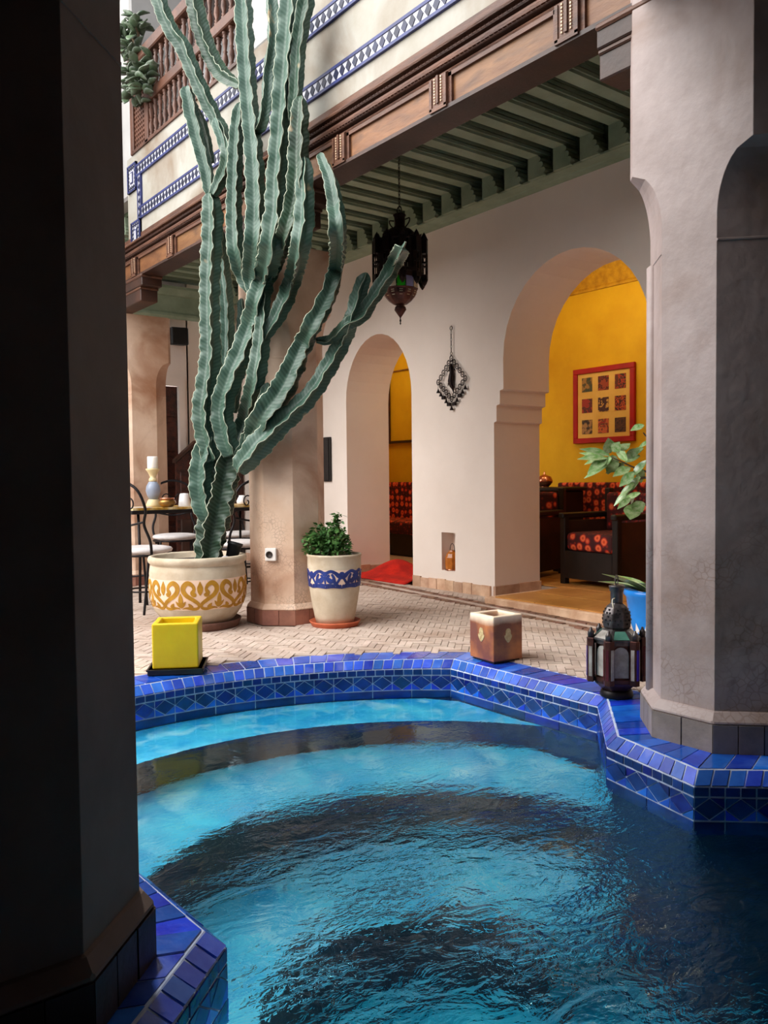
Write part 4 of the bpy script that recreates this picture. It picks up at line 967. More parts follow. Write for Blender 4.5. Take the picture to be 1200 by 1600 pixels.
ca_ = tag(MB().lathe([(.043, 0), (.044, .005), (.044, .098), (.04, .102), (.02, .094), (.004, .094)], 20).obj('candle', 'candle_white', None, (2.72, 6.83, TZ+.327)), 'white pillar candle on top of the turned candlestick', 'candle')
bp_ = thing('brass_pot', 'squat brass sugar pot on the table edge', 'pot', (2.78, 6.68, TZ))
MB().lathe([(.035, 0), (.05, .006), (.075, .035), (.07, .055), (.055, .065)], 20).obj('bowl', 'brass', bp_)
MB().lathe([(.058, .065), (.062, .072), (.06, .08), (.01, .082)], 20).obj('lid', 'copper', bp_)
pt = tag(MB().lathe([(.052, 0), (.052, .005), (.04, .10), (.033, .112), (.004, .114)], 14).obj('white_cone', 'ceramic', None, (2.96, 6.74, TZ)), 'white tapered shaker beside the brass pot', 'shaker')
cu = thing('cup', 'white handled cup on the table right of cactus', 'cup', (3.50, 6.72, TZ))
MB().lathe([(.026, 0), (.045, .01), (.048, .035), (.03, .07), (.024, .085), (.02, .085), (.022, .05)], 18).obj('bowl', 'ceramic', cu)
MB().tube([(.028, 0, .075), (.055, 0, .075), (.062, 0, .05), (.045, 0, .025)], .006, 6).obj('handle', 'ceramic', cu)
tag(MB().extrude([(0, 0, 0), (.16, .02, 0), (.12, .12, 0), (-.02, .10, 0)], (0, 0, .012)).obj('napkin', 'red_cloth', None, (3.10, 6.74, TZ)), 'folded red napkin on the mosaic table', 'napkin')
tag(MB().extrude([(0, 0, 0), (.17, -.02, 0), (.18, .10, 0), (.01, .12, 0)], (0, 0, .006)).obj('place_card', 'cushion', None, (2.47, 6.68, TZ)), 'white folded paper on the left table end', 'paper')
tag(MB().lathe([(.02, 0), (.07, .002), (.1, .012), (.098, .015), (.06, .006), (.01, .005)], 24).obj('plate', 'ceramic', None, (3.68, 6.75, TZ)), 'white plate on the right table end', 'plate')

# ---------------------------------------------------------------- planters
def surf(profile, z):
    for (r0_, z0_), (r1_, z1_) in zip(profile, profile[1:]):
        if z0_ <= z <= z1_ and z1_ > z0_: return r0_+(r1_-r0_)*(z-z0_)/(z1_-z0_)
    return profile[-1][0]
def ribbon(mb, pts, wid, rfun, z0, H, n, k, off=.0035):
    """closed thin ribbon painted on a pot: pts in (u, v) of one repeat, wid in v units"""
    P = cr([(u, v, w) for (u, v), w in zip(pts, wid)], 5)
    asp = 1.0
    L = []; Rr = []
    for i, p in enumerate(P):
        a = P[max(0, i-1)]; b = P[min(len(P)-1, i+1)]; du, dv = (b.x-a.x)*ribbon.W, (b.y-a.y)*H; l = math.hypot(du, dv) or 1
        nx, ny = -dv/l, du/l; w = max(.004, p.z)*H*.62
        L.append((p.x*ribbon.W+nx*w, p.y*H+ny*w)); Rr.append((p.x*ribbon.W-nx*w, p.y*H-ny*w))
    def pt3(q, o):
        z = z0+q[1]; r = rfun(z)+o; th = 2*PI*(k+.5)/n+q[0]/ribbon.R
        return (r*math.cos(th), r*math.sin(th), z)
    vs = []; m_ = len(L)
    for i in range(m_): vs += [pt3(L[i], off), pt3(Rr[i], off), pt3(Rr[i], -.002), pt3(L[i], -.002)]
    fs = []
    for i in range(m_-1):
        a = i*4; b = a+4
        fs += [(a, a+1, b+1, b), (a+1, a+2, b+2, b+1), (a+3, a, b, b+3)]
    mb.add(vs, fs)
POT = (2.43, 5.33)
pw = thing('planter', 'wide clay planter with ochre heart scroll band holding the cactus', 'planter', (*POT, .03))
pp = [(.20, 0), (.245, .03), (.295, .10), (.322, .18), (.328, .25), (.324, .36), (.318, .40), (.312, .405), (.318, .412), (.330, .425), (.334, .445), (.326, .462), (.31, .466), (.297, .455), (.295, .40)]
MB().lathe(pp, 56, mats=[1 if .115 < (a[1]+b[1])/2 < .345 and False else 0 for a, b in zip(pp, pp[1:])], caps=True).obj('pot_body', ['planter'], pw)
rf = lambda z: surf(pp[:7], z)
bandm = MB(); zz = [.125+.2*i/10 for i in range(11)]
bandm.lathe([(rf(z)+.0012, z) for z in zz], 56, caps=False); bandm.obj('painted_band', 'planter_band', pw)
ribbon.R = .325; ribbon.W = 2*PI*.325/8
sc_ = MB()
for k in range(8):
    for s in (-1, 1):
        ribbon(sc_, [(s*u, v) for u, v in ((.10, .56), (.15, .52), (.19, .60), (.15, .72), (.20, .86), (.31, .93), (.41, .82), (.42, .66), (.34, .50), (.20, .37), (.07, .24), (.01, .12))], [.05, .12, .12, .08, .10, .13, .14, .13, .12, .11, .10, .08], rf, .13, .19, 8, k)
        ribbon(sc_, [(s*u, v) for u, v in ((.02, .14), (.06, .05), (.16, .02), (.26, .05), (.38, .06), (.47, .03))], [.06, .08, .08, .09, .05, .02], rf, .13, .19, 8, k)
        ribbon(sc_, [(s*u, v) for u, v in ((.22, .07), (.26, .15), (.30, .22))], [.12, .09, .02], rf, .13, .19, 8, k)
        ribbon(sc_, [(s*u, v) for u, v in ((.47, .08), (.42, .20), (.37, .30))], [.03, .07, .01], rf, .13, .19, 8, k)
    ribbon(sc_, [(0, .50), (.0, .62), (0, .76), (0, .86), (0, .98)], [.02, .13, .16, .10, .01], rf, .13, .19, 8, k)
    ribbon(sc_, [(.5, .06), (.5, .22), (.5, .40), (.5, .58)], [.03, .12, .12, .01], rf, .13, .19, 8, k)
sc_.obj('painted_scrolls', 'ochre_paint', pw)
so3 = MB(); so3.lathe([(.296, .42), (.2, .43), (.05, .425), (.002, .425)], 32); so3.obj('soil', 'soil', pw)
tag(MB().lathe([(.26, 0), (.27, .003), (.285, .04), (.292, .055), (.285, .058), (.275, .04), (.258, .03), (.01, .028)], 40).obj('saucer', 'saucer_brown', None, (*POT, 0)), 'dark brown saucer under the wide cactus planter', 'saucer')
bk_ = thing('nursery_pot', 'small black plastic pot leaning in the cactus planter', 'pot', (2.62, 5.21, .45))
bo = MB().lathe([(.038, 0), (.05, .11), (.055, .112), (.055, .13), (.05, .13), (.044, .06), (.005, .055)], 18).obj('pot_body', 'speaker', bk_); bo.rotation_euler = (.1, .25, 0)
tag(MB().ball((0, 0, 0), .03, 10, sz=.6).obj('pebble', 'pebble', None, (2.545, 5.14, .475)), 'pale pebble beside the black nursery pot', 'stone')
tag(MB().ball((0, 0, 0), .022, 10, sz=.8).obj('pebble', 'pebble', None, (2.59, 5.12, .47)), 'smaller pale pebble against the planter rim', 'stone')

PB = (3.165, 4.74)
pb = thing('planter', 'tall clay planter with blue scroll band holding a shrub', 'planter', (*PB, .022))
p2 = [(.128, 0), (.14, .05), (.155, .13), (.170, .22), (.180, .31), (.184, .40), (.184, .455), (.190, .463), (.186, .474), (.174, .474), (.168, .46), (.165, .42)]
MB().lathe(p2, 48).obj('pot_body', 'planter', pb)
rf2 = lambda z: surf(p2[:7], z)
MB().lathe([(rf2(z)+.0012, z) for z in [.255+.12*i/8 for i in range(9)]], 48, caps=False).obj('painted_band', 'planter_band', pb)
ribbon.R = .182; ribbon.W = 2*PI*.182/5
s2 = MB()
for k in range(5):
    for s in (-1, 1):
        ribbon(s2, [(s*u, v) for u, v in ((0, .66), (.10, .70), (.20, .86), (.32, .95), (.44, .86), (.5, .74))], [.3, .22, .16, .14, .16, .22], rf2, .26, .115, 5, k)
        ribbon(s2, [(s*u, v) for u, v in ((.02, .14), (.08, .06), (.16, .16), (.22, .34), (.24, .58), (.30, .80))], [.10, .16, .16, .16, .14, .1], rf2, .26, .115, 5, k)
        ribbon(s2, [(s*u, v) for u, v in ((.04, .60), (.10, .40), (.16, .22))], [.12, .12, .1], rf2, .26, .115, 5, k)
        ribbon(s2, [(s*u, v) for u, v in ((.24, .50), (.30, .38), (.38, .44), (.42, .62), (.36, .74))], [.10, .22, .24, .14, .1], rf2, .26, .115, 5, k)
        ribbon(s2, [(s*u, v) for u, v in ((.20, .14), (.30, .10), (.40, .14), (.5, .10))], [.12, .18, .16, .14], rf2, .26, .115, 5, k)
        ribbon(s2, [(s*u, v) for u, v in ((0, -.02), (.25, .02), (.5, -.02))], [.07, .07, .07], rf2, .26, .115, 5, k)
    ribbon(s2, [(0, .5), (0, .62), (0, .80), (0, .92)], [.05, .2, .26, .12], rf2, .26, .115, 5, k)
    ribbon(s2, [(.5, .16), (.5, .36), (.5, .6), (.5, .94)], [.06, .1, .1, .04], rf2, .26, .115, 5, k)
s2.obj('painted_scrolls', 'blue_paint', pb)
MB().lathe([(.166, .43), (.1, .445), (.002, .45)], 24).obj('soil', 'soil', pb)
tag(MB().lathe([(.15, 0), (.158, .003), (.172, .028), (.178, .036), (.172, .04), (.16, .026), (.01, .02)], 36).obj('saucer', 'terracotta', None, (*PB, 0)), 'orange terracotta saucer under the blue banded planter', 'saucer')
shb = thing('shrub', 'small bushy green shrub in the blue banded planter', 'shrub', (PB[0]-.03, PB[1]+.02, .47))
lf = MB(); stm = MB()
lv, lfs = leaf_mesh(.034, .0105, .2, .25)
for i in range(1500):
    a = random.uniform(0, 2*PI); rr = random.random()**.45; ph = math.acos(random.uniform(-.35, 1)); R = .148*rr*(1+.12*math.sin(3*a)+.1*random.random())
    p = Vector((R*math.sin(ph)*math.cos(a), R*math.sin(ph)*math.sin(a), .07+1.0*R*math.cos(ph)))
    if random.random() < .07: p += Vector((.05, -.035, .0)) * 1.0; p.z = .07+random.uniform(.05, .23); p.x = .05+random.gauss(0, .018); p.y = -.03+random.gauss(0, .018)
    e = Matrix.Rotation(a+random.gauss(0, .7), 4, 'Z') @ Matrix.Rotation(random.gauss(-.3, .6), 4, 'Y') @ Matrix.Rotation(random.gauss(0, .5), 4, 'X')
    s = random.uniform(.7, 1.2)
    lf.add([p+(e @ (Vector(v)*s)) for v in lv], lfs, 0, True)
lf.obj('foliage', 'leaf_shrub', shb, kind='stuff', recalc=False)
for i in range(12):
    a = i*2.4; stm.tube([(0, 0, -.03), (.05*math.cos(a), .05*math.sin(a), .08), (.09*math.cos(a), .09*math.sin(a), .17)], [.006, .004, .002], 5)
stm.obj('stem', 'stem_brown', shb)
tag(MB().ball((0, 0, 0), .026, 10, sz=.7).obj('pebble', 'pebble', None, (PB[0]+.075, PB[1]-.075, .485)), 'grey white stone beside the shrub in the planter', 'stone')

# ---------------------------------------------------------------- the cactus
cac = thing('cactus', 'towering many armed candelabra cactus with wavy pale ribs', 'cactus', (*POT, .45))
D0 = 5.72; CB = Vector((*POT, .45))
def stem(pts, w, dd=0, ribs=4, ph=None, tipr=.35, basew=None):
    """a winged stem: pts are the image points its axis passes through, D0+dd metres out; w = half width in pixels at that distance"""
    dz = dd if isinstance(dd, (list, tuple)) else [dd]*len(pts)
    ws = w if isinstance(w, (list, tuple)) else [w]*len(pts)
    P = []
    for (x, y), d, hw_ in zip(pts, dz, ws):
        dd_ = D0+d; rx = ray(x, y).x
        if y < 400: dd_ = min(dd_, (2.66-hw_/F_PX*D0*.9)/rx)      # lean clear of the carved beam
        elif x > 395: dd_ = min(dd_, 5.50)                        # and of the tan pillar
        if x > 470 and 400 <= y < 520: dd_ = min(dd_, 5.35)
        P.append(dep(x, y, dd_))
    A = cr([(p.x, p.y, p.z) for p in P], 12); Wd = cr([(q, 0, 0) for q in ws], 12)
    # resample evenly
    L = [0]
    for i in range(1, len(A)): L.append(L[-1]+(A[i]-A[i-1]).length)
    tot = L[-1]; stepl = .011; nr = max(6, int(tot/stepl)); ring = []; uvv = []; rid = []
    j = 0; axis = []; wid = []
    for i in range(nr+1):
        s = tot*i/nr
        while j < len(L)-2 and L[j+1] < s: j += 1
        t = (s-L[j])/max(1e-9, L[j+1]-L[j]); axis.append(A[j].lerp(A[j+1], t)); wid.append((Wd[j].x*(1-t)+Wd[j+1].x*t))
    ph = random.uniform(0, PI/2) if ph is None else ph
    nx = None; vs = []; fs = []; rv = []; sv = []
    prof = []        # (angle fraction inside one rib sector, radius, ridge value)
    for q, rr, rg_ in ((-.5, .36, 0), (-.27, .46, .25), (-.11, .72, .6), (-.03, .96, .92), (0, 1.0, 1), (.03, .96, .92), (.11, .72, .6), (.27, .46, .25)): prof.append((q, rr, rg_))
    lam = random.uniform(.10, .15); phs = [random.uniform(0, 6.28) for _ in range(ribs)]
    m_ = ribs*len(prof)
    for i in range(nr+1):
        s = tot*i/nr; c = axis[i]; tg = (axis[min(nr, i+1)]-axis[max(0, i-1)]).normalized()
        if nx is None:
            nx = fw-tg*fw.dot(tg); nx.normalize()
        nx = (nx-tg*nx.dot(tg)).normalized(); ny = tg.cross(nx)
        R = wid[i]/F_PX*D0*(1.0 if c.z < 2.6 else .94)
        e = (tot-s)/.05
        if e < 1: R *= math.sqrt(max(.03, 1-(1-e)**2))*.85+.15*max(.2, e)
        eb = s/.04
        if eb < 1: R *= .72+.28*eb
        calm = max(.1, min(1, e))
        for k in range(ribs):
            wv = 1+calm*(.055*math.sin(2*PI*s/lam+phs[k])+.04*math.sin(2*PI*s/(lam*.43)+2*phs[k])+.02*math.sin(2*PI*s/.021+k))
            lt_ = calm*(.10*math.sin(2*PI*s/(lam*1.15)+phs[k]*1.7)+.04*math.sin(2*PI*s/(lam*.5)+phs[k]))
            for q, rr, rg_ in prof:
                th = ph+2*PI*(k+q)/ribs+lt_*rg_; r_ = R*(rr if rg_ < .5 else (rr*wv if rg_ > .9 else rr*(1+(wv-1)*.6)))
                vs.append(c+(nx*math.cos(th)+ny*math.sin(th))*r_-CB); rv.append(rg_); sv.append(s)
    for i in range(nr):
        for q in range(m_): fs.append((i*m_+q, i*m_+(q+1) % m_, (i+1)*m_+(q+1) % m_, (i+1)*m_+q))
    fs.append(tuple(range(m_))[::-1]); fs.append(tuple(range(nr*m_, (nr+1)*m_)))
    me = bpy.data.meshes.new('stem'); me.from_pydata([tuple(v) for v in vs], [], fs); me.materials.append(M['cactus'])
    me.polygons.foreach_set('use_smooth', [True]*len(fs))
    at = me.attributes.new('ridge', 'FLOAT', 'POINT'); at.data.foreach_set('value', rv)
    uv = me.uv_layers.new(name='UVMap'); buf = []
    for l in me.loops: buf += [0, sv[l.vertex_index]]
    uv.data.foreach_set('uv', buf); me.update()
    return link('stem', me, cac)
stem([(325, 884), (329, 842), (338, 800), (346, 760), (354, 718), (362, 690)], [21, 25, 28, 27, 26, 20], [.0, 0, 0, 0, 0, 0], 5, .3)
stem([(326, 812), (317, 782), (315, 748), (319, 712), (330, 680)], [17, 19, 20, 19, 16], -.03, 4, .4)
stem([(334, 720), (322, 676), (319, 640), (324, 600), (329, 556), (328, 500), (328, 440), (331, 380), (332, 335), (328, 300)], [17, 18, 19, 18, 17, 16, 16, 17, 18, 12], -.05, 4, .25)
stem([(328, 304), (322, 265), (310, 222), (299, 175), (291, 135)], [11, 13, 13, 14, 13], -.03, 4, .6)
stem([(332, 305), (348, 275), (357, 245), (352, 216), (337, 186), (319, 150), (301, 110), (285, 72), (269, 50), (256, 22), (240, -25)], [9, 12, 13, 13, 12, 13, 13, 14, 13, 13, 14], -.08, 4, .4)
stem([(353, 240), (345, 210), (336, 184)], [8, 10, 9], -.14, 4, .3)
stem([(330, 255), (322, 215), (314, 188), (303, 165)], [7, 8, 8, 6], .04, 4, .3)
stem([(376, 134), (352, 121), (335, 98), (321, 66), (312, 38), (305, 8), (300, -25)], [9, 13, 14, 14, 15, 15, 15], -.02, 4, .2)
stem([(362, 712), (350, 670), (348, 632), (361, 590), (378, 552), (393, 508), (403, 470), (413, 432), (424, 388), (432, 330), (433, 285), (437, 240), (441, 190), (446, 130), (451, 66), (457, -20)], [17, 18, 18, 19, 19, 18, 18, 17, 18, 18, 17, 17, 17, 18, 18, 17], [-.08]*3+[-.12]*13, 4, .35)
stem([(392, 458), (392, 430), (398, 383), (400, 335), (398, 262), (393, 200), (387, 133), (383, 66), (379, -20)], [8, 14, 17, 17, 16, 15, 15, 15, 15], -.2, 4, .5)
stem([(390, 456), (378, 428), (369, 394), (366, 350), (366, 300), (368, 240), (371, 195), (376, 160)], [9, 12, 14, 14, 13, 13, 12, 10], -.12, 4, .3)
stem([(402, 208), (410, 192), (417, 160), (420, 112), (427, 68), (427, 33), (424, -15)], [6, 10, 11, 11, 11, 11, 11], -.2, 4, .2)
stem([(421, 440), (432, 406), (446, 366), (457, 332), (465, 280), (467, 210), (470, 150)], [9, 13, 14, 15, 16, 15, 11], -.04, 4, .5)
stem([(413, 530), (430, 500), (444, 472), (459, 430), (468, 390), (475, 345), (476, 290), (476, 245)], [7, 12, 14, 14, 14, 14, 13, 10], -.06, 4, .3)
stem([(458, 190), (463, 130), (466, 80), (472, 35), (482, -15)], [9, 11, 11, 12, 12], .06, 4, .4)
stem([(374, 722), (392, 690), (412, 650), (437, 616), (456, 578), (474, 536), (488, 508), (503, 482), (517, 450), (526, 411), (528, 364), (524, 322), (517, 284), (507, 258), (499, 240)], [14, 18, 22, 22, 20, 17, 16, 16, 15, 14, 13, 12, 11, 9, 6], [-.08]*3+[-.1]*12, 4, .6)
stem([(372, 735), (404, 696), (437, 664), (467, 636), (492, 608), (515, 570), (535, 534), (550, 498), (562, 456), (573, 426)], [16, 20, 17, 16, 14, 14, 13, 12, 12, 9], -.16, 4, .15)
stem([(494, 532), (517, 530), (539, 509), (564, 494), (584, 464), (606, 430), (620, 404), (629, 388)], [6, 8, 9, 11, 11, 12, 12, 9], -.1, 4, .5)
stem([(386, 692), (394, 672), (407, 640), (419, 598)], [7, 9, 10, 8], -.14, 4, .5)
stem([(368, 708), (384, 655), (398, 600), (407, 545), (411, 500), (413, 455)], [13, 15, 15, 14, 12, 9], .06, 4, .3)
stem([(352, 706), (353, 645), (353, 585), (355, 520), (353, 465), (347, 410), (342, 355)], [11, 12, 12, 12, 12, 12, 9], .12, 4, .3)
stem([(364, 645), (371, 590), (376, 540), (379, 500), (377, 466)], [8, 9, 10, 9, 7], .16, 4, .3)
stem([(384, 580), (388, 520), (390, 480), (391, 458)], [7, 8, 8, 6], .14, 4, .3)

# ---------------------------------------------------------------- candles on the rim
def square_cup(s, h, wall, dep_, r=.012):
    mb = MB(); a = s/2; b = a-wall
    def sq(k, z): return [(-k, -k, z), (k, -k, z), (k, k, z), (-k, k, z)]
    mb.loft([sq(a, 0), sq(a, h), sq(b, h), sq(b, h-dep_)], caps=True); return mb
yc = thing('candle', 'square yellow wax candle on a black tray by pool', 'candle', (1.775, 4.16, .032), math.radians(-30))
square_cup(.235, .235, .03, .06).obj('wax_block', 'wax_yellow', yc, bevel=.008, seg=3)
MB().tube([(0, 0, .17), (.002, 0, .185), (.004, .002, .198)], .002, 5).obj('wick', 'tray_black', yc)
tr = thing('tray', 'flat black square tray under the yellow candle', 'tray', (1.775, 4.16, .0), math.radians(-30))
MB().box(-.14, .14, -.14, .14, .004, .03).obj('tray_body', 'tray_black', tr, bevel=.003)
MB().loft([[(-.145, -.145, .026), (.145, -.145, .026), (.145, .145, .026), (-.145, .145, .026)], [(-.145, -.145, .034), (.145, -.145, .034), (.145, .145, .034), (-.145, .145, .034)], [(-.137, -.137, .034), (.137, -.137, .034), (.137, .137, .034), (-.137, .137, .034)], [(-.137, -.137, .03), (.137, -.137, .03), (.137, .137, .03), (-.137, .137, .03)]]).obj('tray_lip', 'tray_black', tr)
bc = thing('candle', 'square brown wax candle with pale top and hand emblems', 'candle', (3.245, 3.265, .012), math.radians(-5))
square_cup(.205, .245, .03, .05).obj('wax_block', 'wax_brown', bc, bevel=.007, seg=3)
MB().box(-.09, .09, -.09, .09, -.010, .004).obj('base_pad', 'tray_black', bc)
hm = [(0, .042), (.010, .040), (.0165, .028), (.0175, .006), (.022, .002), (.026, .004), (.024, -.010), (.0165, -.024), (.008, -.036), (0, -.041)]
hm = hm + [(-x, z) for x, z in hm[-2:0:-1]]
o = MB().extrude([(x*1.05, 0, z*.95) for x, z in hm], (0, -.004, 0)).obj('hand_emblem', 'hamsa', bc, (.0, -.1015, .135), bevel=.0015)
o = MB().extrude([(0, x*1.05, z*.95) for x, z in hm], (-.004, 0, 0)).obj('hand_emblem', 'hamsa', bc, (-.1015, 0, .135), bevel=.0015)

# ---------------------------------------------------------------- standing lantern on the rim
fl = thing('floor_lantern', 'tall tin and glass lantern standing beside right pillar', 'lantern', (3.12, 2.365, 0), math.radians(20))
def hexring(r, z, ph=0): return [(r*math.cos(2*PI*i/6+ph), r*math.sin(2*PI*i/6+ph), z) for i in range(6)]
MB().lathe([(.072, .0), (.075, .006), (.07, .028), (.066, .032)], 24).obj('foot_ring', 'iron', fl)
MB().loft([hexring(.062, .03), hexring(.098, .062), hexring(.104, .075)], smooth=False).obj('lower_bowl', 'tin_red', fl, bevel=.002)
R6 = .104; Z0, Z1 = .075, .262
body = MB(); body.loft([hexring(R6-.012, Z0), hexring(R6-.012, Z1)]); body.obj('body', 'tin_red', fl)
for i in range(6):
    a = 2*PI*(i+.5)/6; n_ = Vector((math.cos(a), math.sin(a), 0)); tt = Vector((-n_.y, n_.x, 0)); d = R6*math.cos(PI/6)-.010
    hw_ = .034; pane = [(-hw_, Z0+.025), (hw_, Z0+.025), (hw_, Z1-.06)] + [(hw_*math.cos(q), Z1-.06+hw_*1.1*math.sin(q)) for q in [PI*k/8 for k in range(1, 8)]] + [(-hw_, Z1-.06)]
    MB().extrude([tuple(n_*d+tt*x+Vector((0, 0, z))) for x, z in pane], tuple(n_*.006)).obj('glass_pane', 'glass_clear', fl)
    MB().hexa([tuple(n_*d-tt*.04+Vector((0, 0, z_)))if False else tuple(n_*(d-.0)+tt*x+n_*o_+Vector((0, 0, z_))) for z_ in (Z0, Z0+.016) for x, o_ in ((-.045, .0), (.045, .0), (.045, .012), (-.045, .012))]).obj('pane_rail', 'tin_red', fl)
    MB().hexa([tuple(n_*d+tt*x+n_*o_+Vector((0, 0, z_))) for z_ in (Z1-.016, Z1) for x, o_ in ((-.045, .0), (.045, .0), (.045, .012), (-.045, .012))]).obj('pane_rail', 'tin', fl)
    # corner tower with its own glass strips and cap
    b = 2*PI*i/6; c_ = Vector((math.cos(b), math.sin(b), 0))*(R6+.006); rad = Vector((math.cos(b), math.sin(b), 0)); tg_ = Vector((-rad.y, rad.x, 0))
    tw = MB(); s_ = .026
    q0 = [c_+rad*s_*x+tg_*s_*y for x, y in ((0, -1), (.9, -.45), (.9, .45), (0, 1), (-.5, 0))]
    tw.extrude([(p.x, p.y, Z0-.006) for p in q0], (0, 0, Z1-Z0+.014)); two = tw.obj('corner_tower', 'tin_red', fl, bevel=.002)
    for k, (p, q, mn_) in enumerate(((q0[0], q0[1], 'glass_red' if i % 2 else 'glass_clear'), (q0[1], q0[2], 'glass_blue' if i % 2 == 0 else 'glass_red'), (q0[2], q0[3], 'glass_clear'))):
        v1 = (q-p); nn = Vector((v1.y, -v1.x, 0)).normalized(); pa, pb_ = p+v1*.22, p+v1*.78
        MB().hexa([(*(w_).xy, z_) for z_ in (Z0+.02, Z1-.03) for w_ in (pa-nn*.001, pb_-nn*.001, pb_+nn*.0022, pa+nn*.0022)]).obj('glass_strip', mn_, two)
    MB().lathe([(.014, 0), (.014, .020), (.0155, .022), (.010, .032), (.006, .038), (.005, .045), (.001, .047)], 10, (c_.x+rad.x*.006, c_.y+rad.y*.006, Z1+.008)).obj('tower_cap', 'tin', two)
MB().loft([hexring(R6+.012, Z1), hexring(R6+.014, Z1+.006), hexring(.058, Z1+.05)], smooth=False).obj('sloped_roof', 'tin', fl)
for i in range(6):
    a = 2*PI*(i+.5)/6; n_ = Vector((math.cos(a), math.sin(a), 0)); tt = Vector((-n_.y, n_.x, 0))
    q_ = [n_*(.096)-tt*.036+Vector((0, 0, Z1+.010)), n_*.096+tt*.036+Vector((0, 0, Z1+.010)), n_*.062+tt*.022+Vector((0, 0, Z1+.042)), n_*.062-tt*.022+Vector((0, 0, Z1+.042))]
    up_ = Vector((n_.x*.75, n_.y*.75, .66)); MB().hexa([tuple(p-up_*.004) for p in q_]+[tuple(p+up_*.0035) for p in q_]).obj('roof_pane', 'glass_green' if i % 2 else 'glass_clear', fl)
dp = [(.056, Z1+.048), (.064, Z1+.06), (.066, Z1+.09), (.062, Z1+.12), (.048, Z1+.148), (.03, Z1+.162), (.026, Z1+.168)]
MB().lathe(dp, 8, smooth=False).obj('dome', 'tin', fl, bevel=.003)
pc = MB()
for i in range(8):
    a = 2*PI*(i+.5)/8
    for z, dr_, w_ in ((.075, 0, 0), (.092, .0, .012), (.092, 0, -.012), (.108, 0, 0), (.124, 0, .008), (.124, 0, -.008), (.138, 0, 0)):
        r_ = surf([(b[0], b[1]-Z1) for b in dp], z)*.921; x, y = r_*math.cos(a)-w_*math.sin(a), r_*math.sin(a)+w_*math.cos(a); pc.cbox((x, y, Z1+z), (.008, .007, .007), a)
pc.obj('pierced_holes', 'speaker', fl)
MB().lathe([(.026, Z1+.165), (.028, Z1+.17), (.028, Z1+.215), (.033, Z1+.222), (.033, Z1+.236), (.036, Z1+.238), (.036, Z1+.243), (.01, Z1+.248)], 12).obj('chimney', 'tin', fl)
MB().tube([(.02*math.cos(a), 0, Z1+.268+.022*math.sin(a)) for a in [2*PI*i/14 for i in range(14)]], .003, 6, closed=True).obj('hanging_ring', 'tin', fl)
MB().tube(cr([(-.03, 0, Z1+.19), (-.065, .0, Z1+.185), (-.08, -.01, Z1+.15)]), .0022, 5).obj('wire_loop', 'wax_cream', fl)

# ---------------------------------------------------------------- hanging lantern
hl = thing('hanging_lantern', 'large pierced iron lantern hanging from green ceiling', 'lantern', (3.86, 4.86, 2.14), math.radians(10))
ch = MB()
for i in range(14):
    z = .85+.028*i; f_ = i % 2
    ch.tube([((.007*math.cos(a) if f_ else 0), (0 if f_ else .007*math.cos(a)), z+.019*math.sin(a)) for a in [2*PI*k/10 for k in range(10)]], .0025, 5, closed=True)
ch.obj('chain', 'iron', hl)
MB().tube([(0, .022*math.cos(a), .835+.03*math.sin(a)) for a in [2*PI*k/14 for k in range(14)]], .004, 6, closed=True).obj('top_ring', 'iron', hl)
MB().lathe([(.035, .81), (.05, .80), (.04, .785), (.038, .72), (.06, .70), (.04, .69)], 10).obj('neck', 'iron_rust', hl)
for i in range(4):
    a = 2*PI*i/4+.3; MB().tube(cr([(.04*math.cos(a), .04*math.sin(a), .70), (.075*math.cos(a), .075*math.sin(a), .74), (.08*math.cos(a), .08*math.sin(a), .77), (.045*math.cos(a), .045*math.sin(a), .765)]), .005, 5).obj('neck_scroll', 'iron_rust', hl)
MB().lathe([(.05, .70), (.09, .69), (.115, .665), (.122, .64), (.14, .63), (.16, .605), (.168, .60)], 12, smooth=False).obj('dome', 'iron_rust', hl, bevel=.003)
for i in range(12):       # crown of points round the dome foot
    a = 2*PI*i/12; MB().extrude([tuple(Vector((.16*math.cos(a+d), .16*math.sin(a+d), z))) for d, z in ((-.2, .60), (.2, .60), (.13, .63), (0, .655), (-.13, .63))], (.004*math.cos(a), .004*math.sin(a), 0)).obj('crown_leaf', 'iron_rust', hl)
MB().lathe([(.172, .592), (.178, .60), (.178, .61), (.165, .612)], 12, smooth=False).obj('upper_band', 'iron_rust', hl)
MB().lathe([(.168, .36), (.178, .365), (.178, .385), (.165, .39)], 12, smooth=False).obj('lower_band', 'iron_rust', hl)
core = MB()
core.lathe([(.13, .54), (.13, .60)], 12, smooth=False); core.obj('inner_drum', 'iron_rust', hl)
for i in range(12):       # fretwork bars: cage of uprights
    a = 2*PI*i/12
    for k in (-.2, -.11, .11, .2):
        x, y = .168*math.cos(a+k), .168*math.sin(a+k)
        MB().cbox((x, y, .49), (.006, .012, .22), a+k).obj('cage_bar', 'iron_rust', hl)
    MB().cbox((.165*math.cos(a), .165*math.sin(a), .44), (.004, .05, .012), a).obj('cage_rail', 'iron_rust', hl)
    MB().cbox((.165*math.cos(a), .165*math.sin(a), .535), (.004, .06, .07), a).obj('fret_panel', 'iron_rust', hl)
